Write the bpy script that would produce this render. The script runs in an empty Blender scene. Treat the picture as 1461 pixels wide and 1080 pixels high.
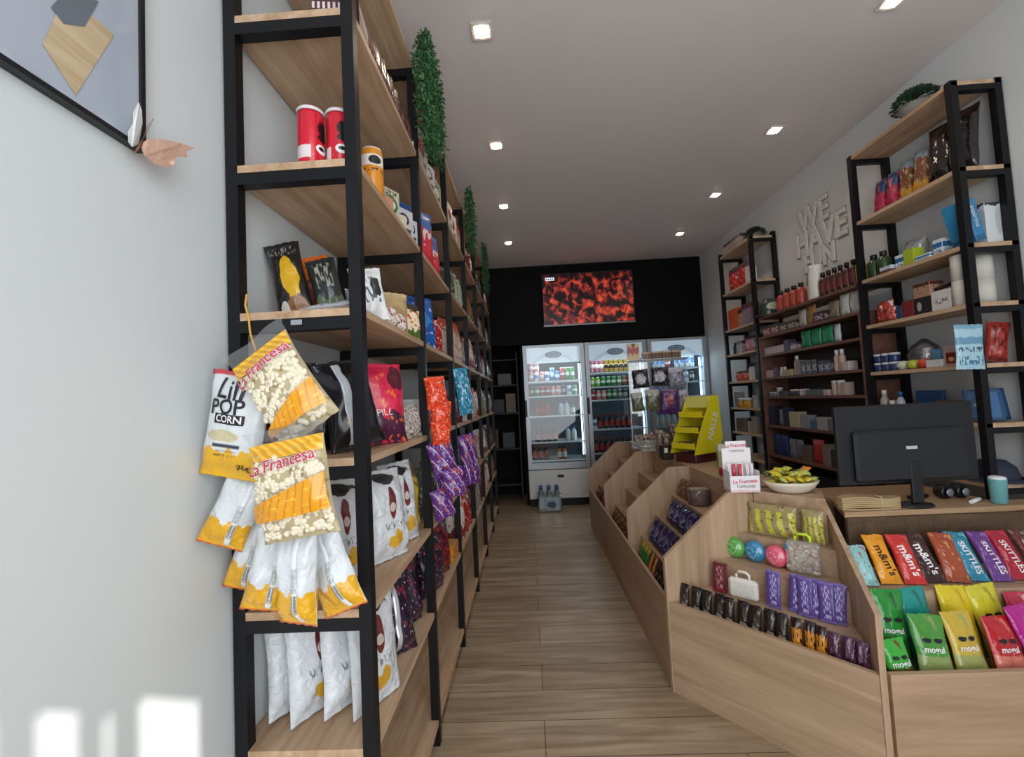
import bpy, math, random
from mathutils import Matrix, Vector, noise
S = bpy.context.scene
COL = S.collection
R = math.radians
random.seed(7)
S.view_settings.view_transform = 'Standard'
S.view_settings.look = 'None'
S.view_settings.gamma = 1
S.view_settings.use_curve_mapping = False
S.view_settings.exposure = 0.0

# ------------------------------------------------------------------ camera
FPX, EYE, ROLL = 620.0, 1.35, R(2.85)
Yc = Vector((22.5, -30, FPX)).normalized()
Zc = Vector((-math.sin(ROLL), math.cos(ROLL), 0))
Zc.z = -(Zc.x*Yc.x + Zc.y*Yc.y)/Yc.z
Zc.normalize()
Xc = Yc.cross(Zc)
if Xc.x < 0: Xc = -Xc
# rows of the world axes seen by the lens -> columns of the camera matrix
right = Vector((Xc.x, Yc.x, Zc.x)); up = Vector((Xc.y, Yc.y, Zc.y)); fwd = Vector((Xc.z, Yc.z, Zc.z))
cam_data = bpy.data.cameras.new('camera')
cam_data.sensor_width = 36
cam_data.lens = FPX/1461*36
cam_data.clip_start = 0.02
cam = bpy.data.objects.new('camera', cam_data)
COL.objects.link(cam)
m3 = Matrix((right, up, -fwd)).transposed()
cam.matrix_world = Matrix.Translation((0, 0, EYE)) @ m3.to_4x4()
S.camera = cam

def ray(x, y):
    return right*(x-730.5) + up*(540-y) + fwd*FPX
def atY(x, y, Y):
    d = ray(x, y); k = Y/d.y
    return Vector((k*d.x, Y, EYE+k*d.z))
def atX(x, y, X):
    d = ray(x, y); k = X/d.x
    return Vector((X, k*d.y, EYE+k*d.z))
def atZ(x, y, Z):
    d = ray(x, y); k = (Z-EYE)/d.z
    return Vector((k*d.x, k*d.y, Z))

# --------------------------------------------------------------- materials
def lin(c):
    if isinstance(c, str):
        c = [int(c[i:i+2], 16)/255 for i in (0, 2, 4)]
    return tuple((v/12.92 if v <= .04045 else ((v+.055)/1.055)**2.4) for v in c[:3]) + (1,)
MATS = {}
def mat(name, color='808080', rough=.5, metal=0, coat=0, spec=.5, bump=None, emit=None, es=0):
    if name in MATS: return MATS[name]
    m = bpy.data.materials.new(name); m.use_nodes = True
    nt = m.node_tree; b = nt.nodes['Principled BSDF']
    b.inputs['Base Color'].default_value = lin(color)
    b.inputs['Roughness'].default_value = rough
    b.inputs['Metallic'].default_value = metal
    b.inputs['Coat Weight'].default_value = coat
    b.inputs['Specular IOR Level'].default_value = spec
    if emit:
        b.inputs['Emission Color'].default_value = lin(emit)
        b.inputs['Emission Strength'].default_value = es
    if bump:
        n = nt.nodes.new('ShaderNodeTexNoise'); n.inputs['Scale'].default_value = bump[0]
        bp = nt.nodes.new('ShaderNodeBump'); bp.inputs['Strength'].default_value = bump[1]
        tc = nt.nodes.new('ShaderNodeTexCoord')
        nt.links.new(tc.outputs['Object'], n.inputs['Vector'])
        nt.links.new(n.outputs['Fac'], bp.inputs['Height']); nt.links.new(bp.outputs['Normal'], b.inputs['Normal'])
    MATS[name] = m
    return m

class NT:
    """small helper to wire node trees"""
    def __init__(s, name, rough=.5, coat=0, metal=0, spec=.5):
        s.m = bpy.data.materials.new(name); s.m.use_nodes = True
        s.t = s.m.node_tree; s.b = s.t.nodes['Principled BSDF']
        s.b.inputs['Roughness'].default_value = rough
        s.b.inputs['Coat Weight'].default_value = coat
        s.b.inputs['Metallic'].default_value = metal
        s.b.inputs['Specular IOR Level'].default_value = spec
        MATS[name] = s.m
    def n(s, kind, **kw):
        x = s.t.nodes.new('ShaderNode'+kind)
        for k, v in kw.items(): setattr(x, k, v)
        return x
    def l(s, a, b): s.t.links.new(a, b)
    def math(s, op, a, b=None, c=None):
        x = s.n('Math', operation=op)
        for i, v in enumerate((a, b, c)):
            if v is None: continue
            if isinstance(v, (int, float)): x.inputs[i].default_value = v
            else: s.l(v, x.inputs[i])
        return x.outputs[0]
    def mix(s, f, a, b):
        x = s.n('Mix', data_type='RGBA')
        if isinstance(f, (int, float)): x.inputs[0].default_value = f
        else: s.l(f, x.inputs[0])
        for i, v in ((6, a), (7, b)):
            if isinstance(v, (tuple, str)): x.inputs[i].default_value = lin(v) if isinstance(v, str) else v
            else: s.l(v, x.inputs[i])
        return x.outputs[2]

def art(name, base, *layers, rough=.32, coat=.25, metal=0, crumple=None):
    """printed packaging: flat print laid out over the unit square of the pack's face"""
    if name in MATS: return MATS[name]
    if crumple is None: crumple = 0 if any(q in name for q in ('box', 'tube', 'carton', 'card', 'label', 'picture', 'seam', 'foil_', 'stripe', 'cob', 'popcorn_with_shade')) else .5
    k = NT(name, rough, coat, metal)
    uv = k.n('UVMap'); sp = k.n('SeparateXYZ'); k.l(uv.outputs[0], sp.inputs[0])
    U, V = sp.outputs[0], sp.outputs[1]
    nz = k.n('TexNoise'); nz.inputs['Scale'].default_value = 5; k.l(uv.outputs[0], nz.inputs['Vector'])
    N = k.math('SUBTRACT', nz.outputs['Fac'], .5)
    def clampstep(x, sharp=60): return k.math('MINIMUM', k.math('MAXIMUM', k.math('MULTIPLY', x, sharp), 0), 1)
    col = lin(base)
    for L in layers:
        t = L[0]
        if t == 'band':
            _, v0, v1, c, w = L
            vv = k.math('ADD', V, k.math('MULTIPLY', N, w))
            f = k.math('MULTIPLY', clampstep(k.math('SUBTRACT', vv, v0)), clampstep(k.math('SUBTRACT', v1, vv)))
        elif t == 'ell':
            _, cu, cv, ru, rv, c, w = L
            a = k.math('POWER', k.math('ABSOLUTE', k.math('DIVIDE', k.math('SUBTRACT', U, cu), ru)), 2)
            b = k.math('POWER', k.math('ABSOLUTE', k.math('DIVIDE', k.math('SUBTRACT', V, cv), rv)), 2)
            d = k.math('ADD', k.math('ADD', a, b), k.math('MULTIPLY', N, w))
            f = clampstep(k.math('SUBTRACT', 1, d), 8)
        elif t == 'rect':
            _, u0, u1, v0, v1, c = L
            f = k.math('MULTIPLY', k.math('MULTIPLY', clampstep(k.math('SUBTRACT', U, u0)), clampstep(k.math('SUBTRACT', u1, U))),
                       k.math('MULTIPLY', clampstep(k.math('SUBTRACT', V, v0)), clampstep(k.math('SUBTRACT', v1, V))))
        elif t == 'spk':
            _, sc, th, c = L
            vo = k.n('TexNoise'); vo.inputs['Scale'].default_value = sc; vo.inputs['Detail'].default_value = 1
            k.l(uv.outputs[0], vo.inputs['Vector'])
            f = clampstep(k.math('SUBTRACT', vo.outputs['Fac'], th), 14)
        elif t == 'cell':
            _, sc, th, c = L
            vo = k.n('TexVoronoi'); vo.inputs['Scale'].default_value = sc
            k.l(uv.outputs[0], vo.inputs['Vector'])
            f = clampstep(k.math('SUBTRACT', th, vo.outputs['Distance']), 10)
        elif t == 'str':
            _, n, duty, c, sl, v0, v1 = L
            x = k.math('FRACT', k.math('MULTIPLY', k.math('ADD', U, k.math('MULTIPLY', V, sl)), n))
            f = clampstep(k.math('SUBTRACT', duty, x), 12)
            f = k.math('MULTIPLY', f, k.math('MULTIPLY', clampstep(k.math('SUBTRACT', V, v0)), clampstep(k.math('SUBTRACT', v1, V))))
        elif t == 'txt':       # rows of tiny illegible print
            _, u0, u1, v0, v1, c, sc = L
            vo = k.n('TexNoise'); vo.inputs['Scale'].default_value = sc; vo.inputs['Detail'].default_value = 0
            mp = k.n('Mapping'); mp.inputs['Scale'].default_value = (1.6, .8, 1); k.l(uv.outputs[0], mp.inputs[0]); k.l(mp.outputs[0], vo.inputs['Vector'])
            f = clampstep(k.math('SUBTRACT', vo.outputs['Fac'], .52), 20)
            f = k.math('MULTIPLY', f, k.math('MULTIPLY', k.math('MULTIPLY', clampstep(k.math('SUBTRACT', U, u0)), clampstep(k.math('SUBTRACT', u1, U))),
                       k.math('MULTIPLY', clampstep(k.math('SUBTRACT', V, v0)), clampstep(k.math('SUBTRACT', v1, V)))))
        col = k.mix(f, col, c)
    if isinstance(col, tuple): k.b.inputs['Base Color'].default_value = col
    else: k.l(col, k.b.inputs['Base Color'])
    if crumple:
        oc = k.n('TexCoord'); cn = k.n('TexNoise'); cn.inputs['Scale'].default_value = 26; cn.inputs['Detail'].default_value = 2; cn.inputs['Distortion'].default_value = .7
        k.l(oc.outputs['Object'], cn.inputs['Vector'])
        bp = k.n('Bump'); bp.inputs['Strength'].default_value = crumple; bp.inputs['Distance'].default_value = .012
        k.l(cn.outputs['Fac'], bp.inputs['Height']); k.l(bp.outputs['Normal'], k.b.inputs['Normal'])
    return k.m

def wood(name, c1, c2, axis=0, scale=1.0, rough=.5, contrast=1.0):
    """oak-look laminate, grain runs along the given object axis"""
    if name in MATS: return MATS[name]
    k = NT(name, rough, spec=.35)
    tc = k.n('TexCoord'); mp = k.n('Mapping')
    sc = [22*scale]*3; sc[axis] = 1.6*scale
    mp.inputs['Scale'].default_value = sc
    k.l(tc.outputs['Object'], mp.inputs[0])
    n1 = k.n('TexNoise'); n1.inputs['Scale'].default_value = 1.0; n1.inputs['Detail'].default_value = 5; n1.inputs['Distortion'].default_value = .6
    k.l(mp.outputs[0], n1.inputs['Vector'])
    n2 = k.n('TexNoise'); n2.inputs['Scale'].default_value = 4.5; n2.inputs['Detail'].default_value = 3
    k.l(mp.outputs[0], n2.inputs['Vector'])
    f = k.math('ADD', k.math('MULTIPLY', n1.outputs['Fac'], .75), k.math('MULTIPLY', n2.outputs['Fac'], .25))
    rp = k.n('MapRange'); rp.inputs['From Min'].default_value = .5-.16/contrast; rp.inputs['From Max'].default_value = .5+.16/contrast
    k.l(f, rp.inputs[0])
    k.l(k.mix(rp.outputs[0], c1, c2), k.b.inputs['Base Color'])
    return k.m

def glassy(name, tint='ffffff', gloss=.12, rough=.03, alpha=.0):
    """thin clear plastic or a pane: mostly see-through with a mirror sheen at grazing angles"""
    if name in MATS: return MATS[name]
    m = bpy.data.materials.new(name); m.use_nodes = True; t = m.node_tree
    t.nodes.clear()
    o = t.nodes.new('ShaderNodeOutputMaterial'); tr = t.nodes.new('ShaderNodeBsdfTransparent'); gl = t.nodes.new('ShaderNodeBsdfGlossy')
    df = t.nodes.new('ShaderNodeBsdfDiffuse'); df.inputs[0].default_value = lin(tint)
    tr.inputs[0].default_value = lin(tint); gl.inputs['Roughness'].default_value = rough
    fr = t.nodes.new('ShaderNodeFresnel'); fr.inputs[0].default_value = 1.45
    ad = t.nodes.new('ShaderNodeMath'); ad.operation = 'ADD'; ad.inputs[1].default_value = gloss
    t.links.new(fr.outputs[0], ad.inputs[0])
    mx0 = t.nodes.new('ShaderNodeMixShader'); mx0.inputs[0].default_value = alpha
    t.links.new(tr.outputs[0], mx0.inputs[1]); t.links.new(df.outputs[0], mx0.inputs[2])
    mx = t.nodes.new('ShaderNodeMixShader')
    t.links.new(ad.outputs[0], mx.inputs[0]); t.links.new(mx0.outputs[0], mx.inputs[1]); t.links.new(gl.outputs[0], mx.inputs[2])
    t.links.new(mx.outputs[0], o.inputs[0])
    MATS[name] = m
    return m

OAK = wood('oak_board', 'ab8868', 'cfb192', 1)
OAKX = wood('oak_panel', 'a2815f', 'c2a283', 0)
OAKZ = wood('oak_upright', 'b08c62', 'd2b48c', 2)
DARKOAK = wood('dark_laminate', '4a3524', '6b4d36', 2)
BLACK = mat('black_steel', '101014', .45, spec=.3)
BLACKP = mat('black_plastic', '0e0f13', .4)
WHITE = mat('white_plastic', 'e8e8ea', .35)
STEEL = mat('brushed_steel', 'b8bcc0', .3, 1)
CLEAR = glassy('clear_film', 'f4f6f8', .10, .08, .06)
PANE = glassy('glass_pane', 'f2fbfa', .03, .02, 0)
ACRYL = glassy('acrylic_sheet', 'eef2f6', .06, .04, .04)

# ------------------------------------------------------------ mesh builder
class MB:
    def __init__(s): s.v = []; s.f = []; s.uv = []; s.mi = []; s.cur = 0; s.sm = []
    def face(s, idx, uvs=None, smooth=False):
        s.f.append(tuple(idx)); s.uv.append(uvs or [(0, 0)]*len(idx)); s.mi.append(s.cur); s.sm.append(smooth)
    def quadpts(s, pts, uvs=None, smooth=False):
        b = len(s.v); s.v += [tuple(p) for p in pts]
        n = len(pts)
        s.face(range(b, b+n), uvs or ([(0, 0), (1, 0), (1, 1), (0, 1)] if n == 4 else None), smooth)
    def box(s, lo, hi, bev=0.0):
        x0, y0, z0 = lo; x1, y1, z1 = hi
        if bev <= 0:
            P = [(x0,y0,z0),(x1,y0,z0),(x1,y1,z0),(x0,y1,z0),(x0,y0,z1),(x1,y0,z1),(x1,y1,z1),(x0,y1,z1)]
            b = len(s.v); s.v += P
            for q in ((0,1,5,4),(2,3,7,6),(1,2,6,5),(3,0,4,7),(4,5,6,7),(3,2,1,0)):
                s.face([b+i for i in q], [(0,0),(1,0),(1,1),(0,1)])
            return
        # chamfered box
        c = [((x0+x1)/2, (y0+y1)/2, (z0+z1)/2)][0]
        h = ((x1-x0)/2, (y1-y0)/2, (z1-z0)/2); e = min(bev, min(h)*.9)
        V = {}
        for sx in (-1,1):
            for sy in (-1,1):
                for sz in (-1,1):
                    for ax in range(3):
                        p = [c[i]+(sx,sy,sz)[i]*(h[i]-(0 if i == ax else e)) for i in range(3)]
                        V[sx,sy,sz,ax] = len(s.v); s.v.append(tuple(p))
        U4 = [(0,0),(1,0),(1,1),(0,1)]
        s.face([V[-1,-1,-1,1],V[1,-1,-1,1],V[1,-1,1,1],V[-1,-1,1,1]], U4)
        s.face([V[1,1,-1,1],V[-1,1,-1,1],V[-1,1,1,1],V[1,1,1,1]], U4)
        s.face([V[1,-1,-1,0],V[1,1,-1,0],V[1,1,1,0],V[1,-1,1,0]], U4)
        s.face([V[-1,1,-1,0],V[-1,-1,-1,0],V[-1,-1,1,0],V[-1,1,1,0]], U4)
        s.face([V[-1,-1,1,2],V[1,-1,1,2],V[1,1,1,2],V[-1,1,1,2]], U4)
        s.face([V[-1,1,-1,2],V[1,1,-1,2],V[1,-1,-1,2],V[-1,-1,-1,2]], U4)
        for a in range(3):
            b_, c_ = [(1,2),(0,2),(0,1)][a]
            for s1 in (-1,1):
                for s2 in (-1,1):
                    def key(sa, ax):
                        k = [0,0,0]; k[a] = sa; k[b_] = s1; k[c_] = s2
                        return V[k[0],k[1],k[2],ax]
                    q = [key(-1,b_), key(1,b_), key(1,c_), key(-1,c_)]
                    s.face(q)
        for sx in (-1,1):
            for sy in (-1,1):
                for sz in (-1,1):
                    s.face([V[sx,sy,sz,0],V[sx,sy,sz,1],V[sx,sy,sz,2]])
    def lathe(s, prof, n=16, c=(0,0), smooth=True, cap=True, ru=1.0, rv=1.0):
        b = len(s.v); m = len(prof)
        z0, z1 = prof[0][1], prof[-1][1]
        for r, z in prof:
            for i in range(n):
                a = 2*math.pi*i/n - math.pi/2
                s.v.append((c[0]+r*ru*math.cos(a), c[1]+r*rv*math.sin(a), z))
        for j in range(m-1):
            for i in range(n):
                i2 = (i+1) % n
                u0 = ((i/n)*2+.5) % 1 if False else (i/n+.5) % 1; u1 = u0+1/n
                va = j/(m-1); vb = (j+1)/(m-1)
                if abs(z1-z0) > 1e-6: va = (prof[j][1]-z0)/(z1-z0); vb = (prof[j+1][1]-z0)/(z1-z0)
                s.face([b+j*n+i, b+j*n+i2, b+(j+1)*n+i2, b+(j+1)*n+i], [(u0,va),(u1,va),(u1,vb),(u0,vb)], smooth)
        if cap:
            if prof[0][0] > 1e-5: s.face([b+i for i in reversed(range(n))])
            if prof[-1][0] > 1e-5: s.face([b+(m-1)*n+i for i in range(n)])
    def tube(s, pts, r, n=6, smooth=True):
        pts = [Vector(p) for p in pts]; b = len(s.v)
        for k, p in enumerate(pts):
            d = (pts[min(k+1, len(pts)-1)]-pts[max(k-1, 0)]).normalized()
            a = Vector((0,0,1)) if abs(d.z) < .9 else Vector((1,0,0))
            u = d.cross(a).normalized(); w = d.cross(u)
            rr = r[k] if isinstance(r, (list, tuple)) else r
            for i in range(n):
                t = 2*math.pi*i/n
                s.v.append(tuple(p+u*rr*math.cos(t)+w*rr*math.sin(t)))
        for k in range(len(pts)-1):
            for i in range(n):
                i2 = (i+1) % n
                s.face([b+k*n+i, b+k*n+i2, b+(k+1)*n+i2, b+(k+1)*n+i], None, smooth)
        s.face([b+i for i in reversed(range(n))]); e = b+(len(pts)-1)*n
        s.face([e+i for i in range(n)])
    def prism(s, poly, d0, d1, axis='y'):
        """outline in a plane given thickness along axis"""
        def P(a, b_, d): return {'y': (a, d, b_), 'x': (d, a, b_), 'z': (a, b_, d)}[axis]
        b = len(s.v); n = len(poly)
        us = [p[0] for p in poly]; vs = [p[1] for p in poly]
        def uvf(p): return ((p[0]-min(us))/max(1e-6, max(us)-min(us)), (p[1]-min(vs))/max(1e-6, max(vs)-min(vs)))
        s.v += [P(*p, d0) for p in poly] + [P(*p, d1) for p in poly]
        s.face(range(b, b+n), [uvf(p) for p in poly]); s.face(reversed(range(b+n, b+2*n)), [uvf(p) for p in reversed(poly)])
        for i in range(n):
            j = (i+1) % n
            s.face([b+i, b+n+i, b+n+j, b+j])
    def xf(s, M, start=0):
        for i in range(start, len(s.v)): s.v[i] = tuple(M @ Vector(s.v[i]))
    def mesh(s, name, mats):
        me = bpy.data.meshes.new(name)
        me.from_pydata(s.v, [], s.f)
        ul = me.uv_layers.new(name='UVMap')
        flat = [c for fu in s.uv for q in fu for c in q]
        ul.data.foreach_set('uv', flat)
        me.polygons.foreach_set('material_index', s.mi)
        me.polygons.foreach_set('use_smooth', s.sm)
        for m in (mats if isinstance(mats, (list, tuple)) else [mats]): me.materials.append(m)
        me.update()
        return me
    def build(s, name, mats, parent=None, loc=None, rot=None):
        o = bpy.data.objects.new(name, s.mesh(name, mats)); COL.objects.link(o)
        if parent: o.parent = parent
        if loc is not None: o.location = loc
        if rot is not None: o.rotation_euler = rot
        return o

def fixnormals(o):
    import bmesh
    bm = bmesh.new(); bm.from_mesh(o.data); bmesh.ops.recalc_face_normals(bm, faces=bm.faces); bm.to_mesh(o.data); bm.free()
    return o
def tag(o, label, cat, group=None):
    o['label'] = label; o['category'] = cat
    if group: o['group'] = group
    return o
def struct(o): o['kind'] = 'structure'; return o
def empty(name, loc=(0,0,0), rz=0):
    o = bpy.data.objects.new(name, None); COL.objects.link(o); o.location = loc; o.rotation_euler = (0, 0, rz); o.empty_display_size = .05
    return o
def dup(o, loc=None, rot=None, label=None, group=None, parent=None):
    c = o.copy(); COL.objects.link(c)
    if parent: c.parent = parent
    for ch in list(o.children): dup(ch, parent=c)
    if loc is not None: c.location = loc
    if rot is not None: c.rotation_euler = rot
    if label: c['label'] = label
    if group: c['group'] = group
    return c
ORD = ['first','second','third','fourth','fifth','sixth','seventh','eighth','ninth','tenth','eleventh','twelfth']

AUTO = None
# -------------------------------------------------------------- lettering
def text_pts(txt, size, bold=.0, spacing=1.0):
    cu = bpy.data.curves.new('lettering', 'FONT'); cu.body = txt; cu.size = size; cu.offset = bold*size
    cu.align_x = 'CENTER'; cu.align_y = 'CENTER'; cu.space_character = spacing; cu.resolution_u = 3
    o = bpy.data.objects.new('lettering', cu); COL.objects.link(o)
    dg = bpy.context.evaluated_depsgraph_get(); dg.update()
    me = bpy.data.meshes.new_from_object(o.evaluated_get(dg))
    vs = [tuple(v.co) for v in me.vertices]; fs = [tuple(p.vertices) for p in me.polygons]
    bpy.data.objects.remove(o); bpy.data.curves.remove(cu); bpy.data.meshes.remove(me)
    return vs, fs
def letter(parent, txt, size, m, surf=None, c=(0, 0), rot=0, bold=.0, sx=1.0, eps=.0018, name='lettering', spacing=1.0, depth=None, xf=None, flip=False):
    """printed words on the front (-y) of a thing; surf(x,z) gives the y of the surface there"""
    vs, fs = text_pts(txt, size, bold, spacing)
    if surf and not depth:
        for _ in range(2 if size > .028 else 1):
            nf = []
            for f in fs:
                for q in range(1, len(f)-1):
                    t3 = (f[0], f[q], f[q+1]); i0 = len(vs)
                    P = [Vector(vs[i]) for i in t3]; vs = vs+[tuple((P[0]+P[1])/2), tuple((P[1]+P[2])/2), tuple((P[2]+P[0])/2)]
                    nf += [(t3[0], i0, i0+2), (i0, t3[1], i0+1), (i0+2, i0+1, t3[2]), (i0, i0+1, i0+2)]
            fs = nf
    b = MB(); ca, sa = math.cos(rot), math.sin(rot)
    for x, y, z in vs:
        x *= sx
        X = c[0]+ca*x-sa*y; Z = c[1]+sa*x+ca*y
        Y = (surf(X, Z) if surf else 0)-eps
        b.v.append((X, Y, Z))
    for f in fs: b.face(f)
    if depth:
        n = len(b.v); b.v += [(x, y-depth, z) for x, y, z in b.v]
        old = list(b.f)
        cnt = {}
        for f in old:
            for i in range(len(f)):
                e = (f[i], f[(i+1) % len(f)]); cnt[e] = 1
        for f in old: b.face([i+n for i in f])
        for (i, j) in cnt:
            if (j, i) not in cnt: b.face([i, j, j+n, i+n])
    if xf: b.xf(xf)
    return b.build(name, m, parent)

# --------------------------------------------------------------- products
def bag_surf(w, h, d, seal=.05, flat=0.0, seed=0):
    def prof(u, v):
        a = max(0, 1-abs(2*u-1)**2.6)**.62
        t = min(max((v-seal)/(1-2*seal), 0), 1)
        bexp = max(0, 1-abs(2*t-1)**(3.2))**.6
        if flat and t < .5: bexp = max(bexp, flat*min(1, t*14))
        return a*bexp
    def y(X, Z):
        u = X/w+.5; v = Z/h
        p = prof(min(max(u,0),1), min(max(v,0),1))
        k = math.exp(-((v-.02)/.16)**2)+math.exp(-((v-.98)/.16)**2)
        e = min(1, p*3)
        wr = .016*min(1, d/.05)*k*noise.noise((u*8+seed, v*2.2, seed*1.7))*e
        wr += .16*d*noise.noise((u*2.6+seed*3, v*2.4, seed))*e
        rg = 1-2*abs(noise.noise((u*3.1+v*1.3+seed, v*3.6-u*1.1, seed*2.3)))
        wr += .10*d*(rg-.6)*e
        return min(-(d/2*p+.0012)+wr, -.0010)
    return y
def bag_mesh(w, h, d, seed=0, nu=14, nv=18, seal=.05, flat=0.0):
    y = bag_surf(w, h, d, seal, flat, seed)
    b = MB()
    us = [i/nu for i in range(nu+1)]; vs = [0, .012, seal*.9] + [seal+(1-2*seal)*i/(nv-5) for i in range(1, nv-5)] + [1-seal*.9, .988, 1]
    def pinch(u, v):   # bags draw in a little where they bulge
        f = math.sin(math.pi*min(max(v,0),1))
        return (u-.5)*w*(1-.09*f*min(1, d/(w*.35)))+w*.035*f*noise.noise((v*3.5, seed*1.3+(u > .5)*4, 2))
    for side in (1, -1):
        o = len(b.v)
        for v in vs:
            for u in us:
                X = pinch(u, v); Y = y((u-.5)*w, v*h)
                zz = v*h
                if v in (0, 1): zz += .0015*math.sin(u*60)
                if v > .9: zz += h*.02*noise.noise((u*2.2, seed*.9, 5))*(v-.9)*10
                b.v.append((X, Y if side == 1 else -y((u-.5)*w, v*h)*.96, zz))
        n = nu+1
        for j in range(len(vs)-1):
            for i in range(nu):
                q = [o+j*n+i, o+j*n+i+1, o+(j+1)*n+i+1, o+(j+1)*n+i]
                uvq = [(us[i], vs[j]), (us[i+1], vs[j]), (us[i+1], vs[j+1]), (us[i], vs[j+1])]
                if side < 0: q.reverse(); uvq.reverse()
                b.face(q, uvq, True)
    n = nu+1; o2 = len(vs)*n
    for j in range(len(vs)-1):     # join the side seams
        b.face([j*n, (j+1)*n, o2+(j+1)*n, o2+j*n], [(0, .5)]*4, True)
        b.face([j*n+nu, o2+j*n+nu, o2+(j+1)*n+nu, (j+1)*n+nu], [(1, .5)]*4, True)
    for i in range(nu):
        t = (len(vs)-1)*n
        b.face([i, o2+i, o2+i+1, i+1], [(.5, 0)]*4); b.face([t+i, t+i+1, o2+t+i+1, o2+t+i], [(.5, 1)]*4)
    return b
def bag(name, w, h, d, m, seed=0, seal=.05, flat=0.0, nu=14, nv=18):
    o = bag_mesh(w, h, d, seed, nu, nv, seal, flat).build(name, m)
    o['dims'] = (w, h, d)
    return o
def sealstrip(o, w, h, d, seed, m, u=.5, wid=.012, v0=.04, v1=.96, name='seam', seal=.05, flat=0.0, back=False):
    """a raised strip of film running up the middle of a bag"""
    y = bag_surf(w, h, d, seal, flat, seed); b = MB(); n = 16
    for k in range(n+1):
        v = v0+(v1-v0)*k/n; X = (u-.5)*w
        yy = y(X, v*h)
        if back: yy = -yy*.96
        s = 1 if back else -1
        b.v += [(X-wid/2, yy+s*.001, v*h), (X+wid*.1, yy+s*.006, v*h), (X+wid/2, yy+s*.001, v*h)]
    for k in range(n):
        for i in (0, 1): b.face([k*3+i, k*3+i+1, k*3+4+i, k*3+3+i], [(0, k/n), (1, k/n), (1, (k+1)/n), (0, (k+1)/n)], True)
    return b.build(name, m, o)

def carton(name, w, d, h, m, bev=.0015):
    b = MB(); b.box((-w/2, -d/2, 0), (w/2, d/2, h), bev)
    return b.build(name, m)
def sleeve(o, w, d, h, m, z0=.0, z1=1.0, name='label'):
    """a printed panel wrapped on the front of a carton"""
    b = MB(); b.quadpts([(-w*.46, -d/2-.0006, h*z0), (w*.46, -d/2-.0006, h*z0), (w*.46, -d/2-.0006, h*z1), (-w*.46, -d/2-.0006, h*z1)])
    return b.build(name, m, o)
def can(name, r, h, m, top=None, n=16):
    o = empty(name)
    b = MB(); b.lathe([(r*.82, 0), (r*.9, .003), (r, .010), (r, h-.014), (r*.9, h-.004), (r*.88, h-.002)], n); b.build('can_body', m, o)
    b = MB(); b.lathe([(r*.9, h-.004), (r*.9, h), (r*.82, h), (r*.8, h-.004), (.0001, h-.004)], n, cap=False); b.build('can_lid', top or STEEL, o)
    return o
def bottle(name, r, h, m, capm, labm=None, neck=.4, sh=.62, n=14, caph=.03, lab=(.15, .55), square=False):
    o = empty(name); rn = r*neck
    p = [(r*.86, 0), (r*.97, .004), (r, .012), (r, h*sh)]
    for k in range(1, 5):
        t = k/4; p.append((rn+(r-rn)*(.5+.5*math.cos(math.pi*t)), h*sh+(h*.84-h*sh)*t))
    p.append((rn, h-caph))
    b = MB(); b.lathe(p, n); b.build('bottle_body', m, o)
    b = MB(); b.lathe([(rn*1.22, h-caph), (rn*1.22, h-.002), (rn*1.1, h)], n); b.build('cap', capm, o)
    if labm:
        b = MB(); b.lathe([(r*1.012, h*lab[0]), (r*1.012, h*lab[1])], n, cap=False); b.build('label', labm, o)
    return o
def jar(name, r, h, m, lidm, labm=None, lh=.25, n=14):
    o = empty(name)
    b = MB(); b.lathe([(r*.93, 0), (r, .004), (r, h*(1-lh)-.003), (r*.92, h*(1-lh))], n); b.build('jar_body', m, o)
    b = MB(); b.lathe([(r*1.02, h*(1-lh)), (r*1.02, h-.002), (r*.97, h)], n); b.build('lid', lidm, o)
    if labm:
        b = MB(); b.lathe([(r*1.012, h*.1), (r*1.012, h*(.9-lh))], n, cap=False); b.build('label', labm, o)
    return o
from mathutils.bvhtree import BVHTree
ZONE = None      # the surface things are being set out on: (list of what stands there, z, x-range, y-range, sliding direction)
DONE = []
def solid(o, M):
    vs, fs = [], []
    def add(q, Q):
        if q.type == 'MESH':
            b = len(vs); vs.extend(Q @ v.co for v in q.data.vertices); fs.extend(tuple(b+i for i in p.vertices) for p in q.data.polygons)
        for c in q.children: add(c, Q @ c.matrix_basis)
    add(o, M)
    return vs, fs
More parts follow.
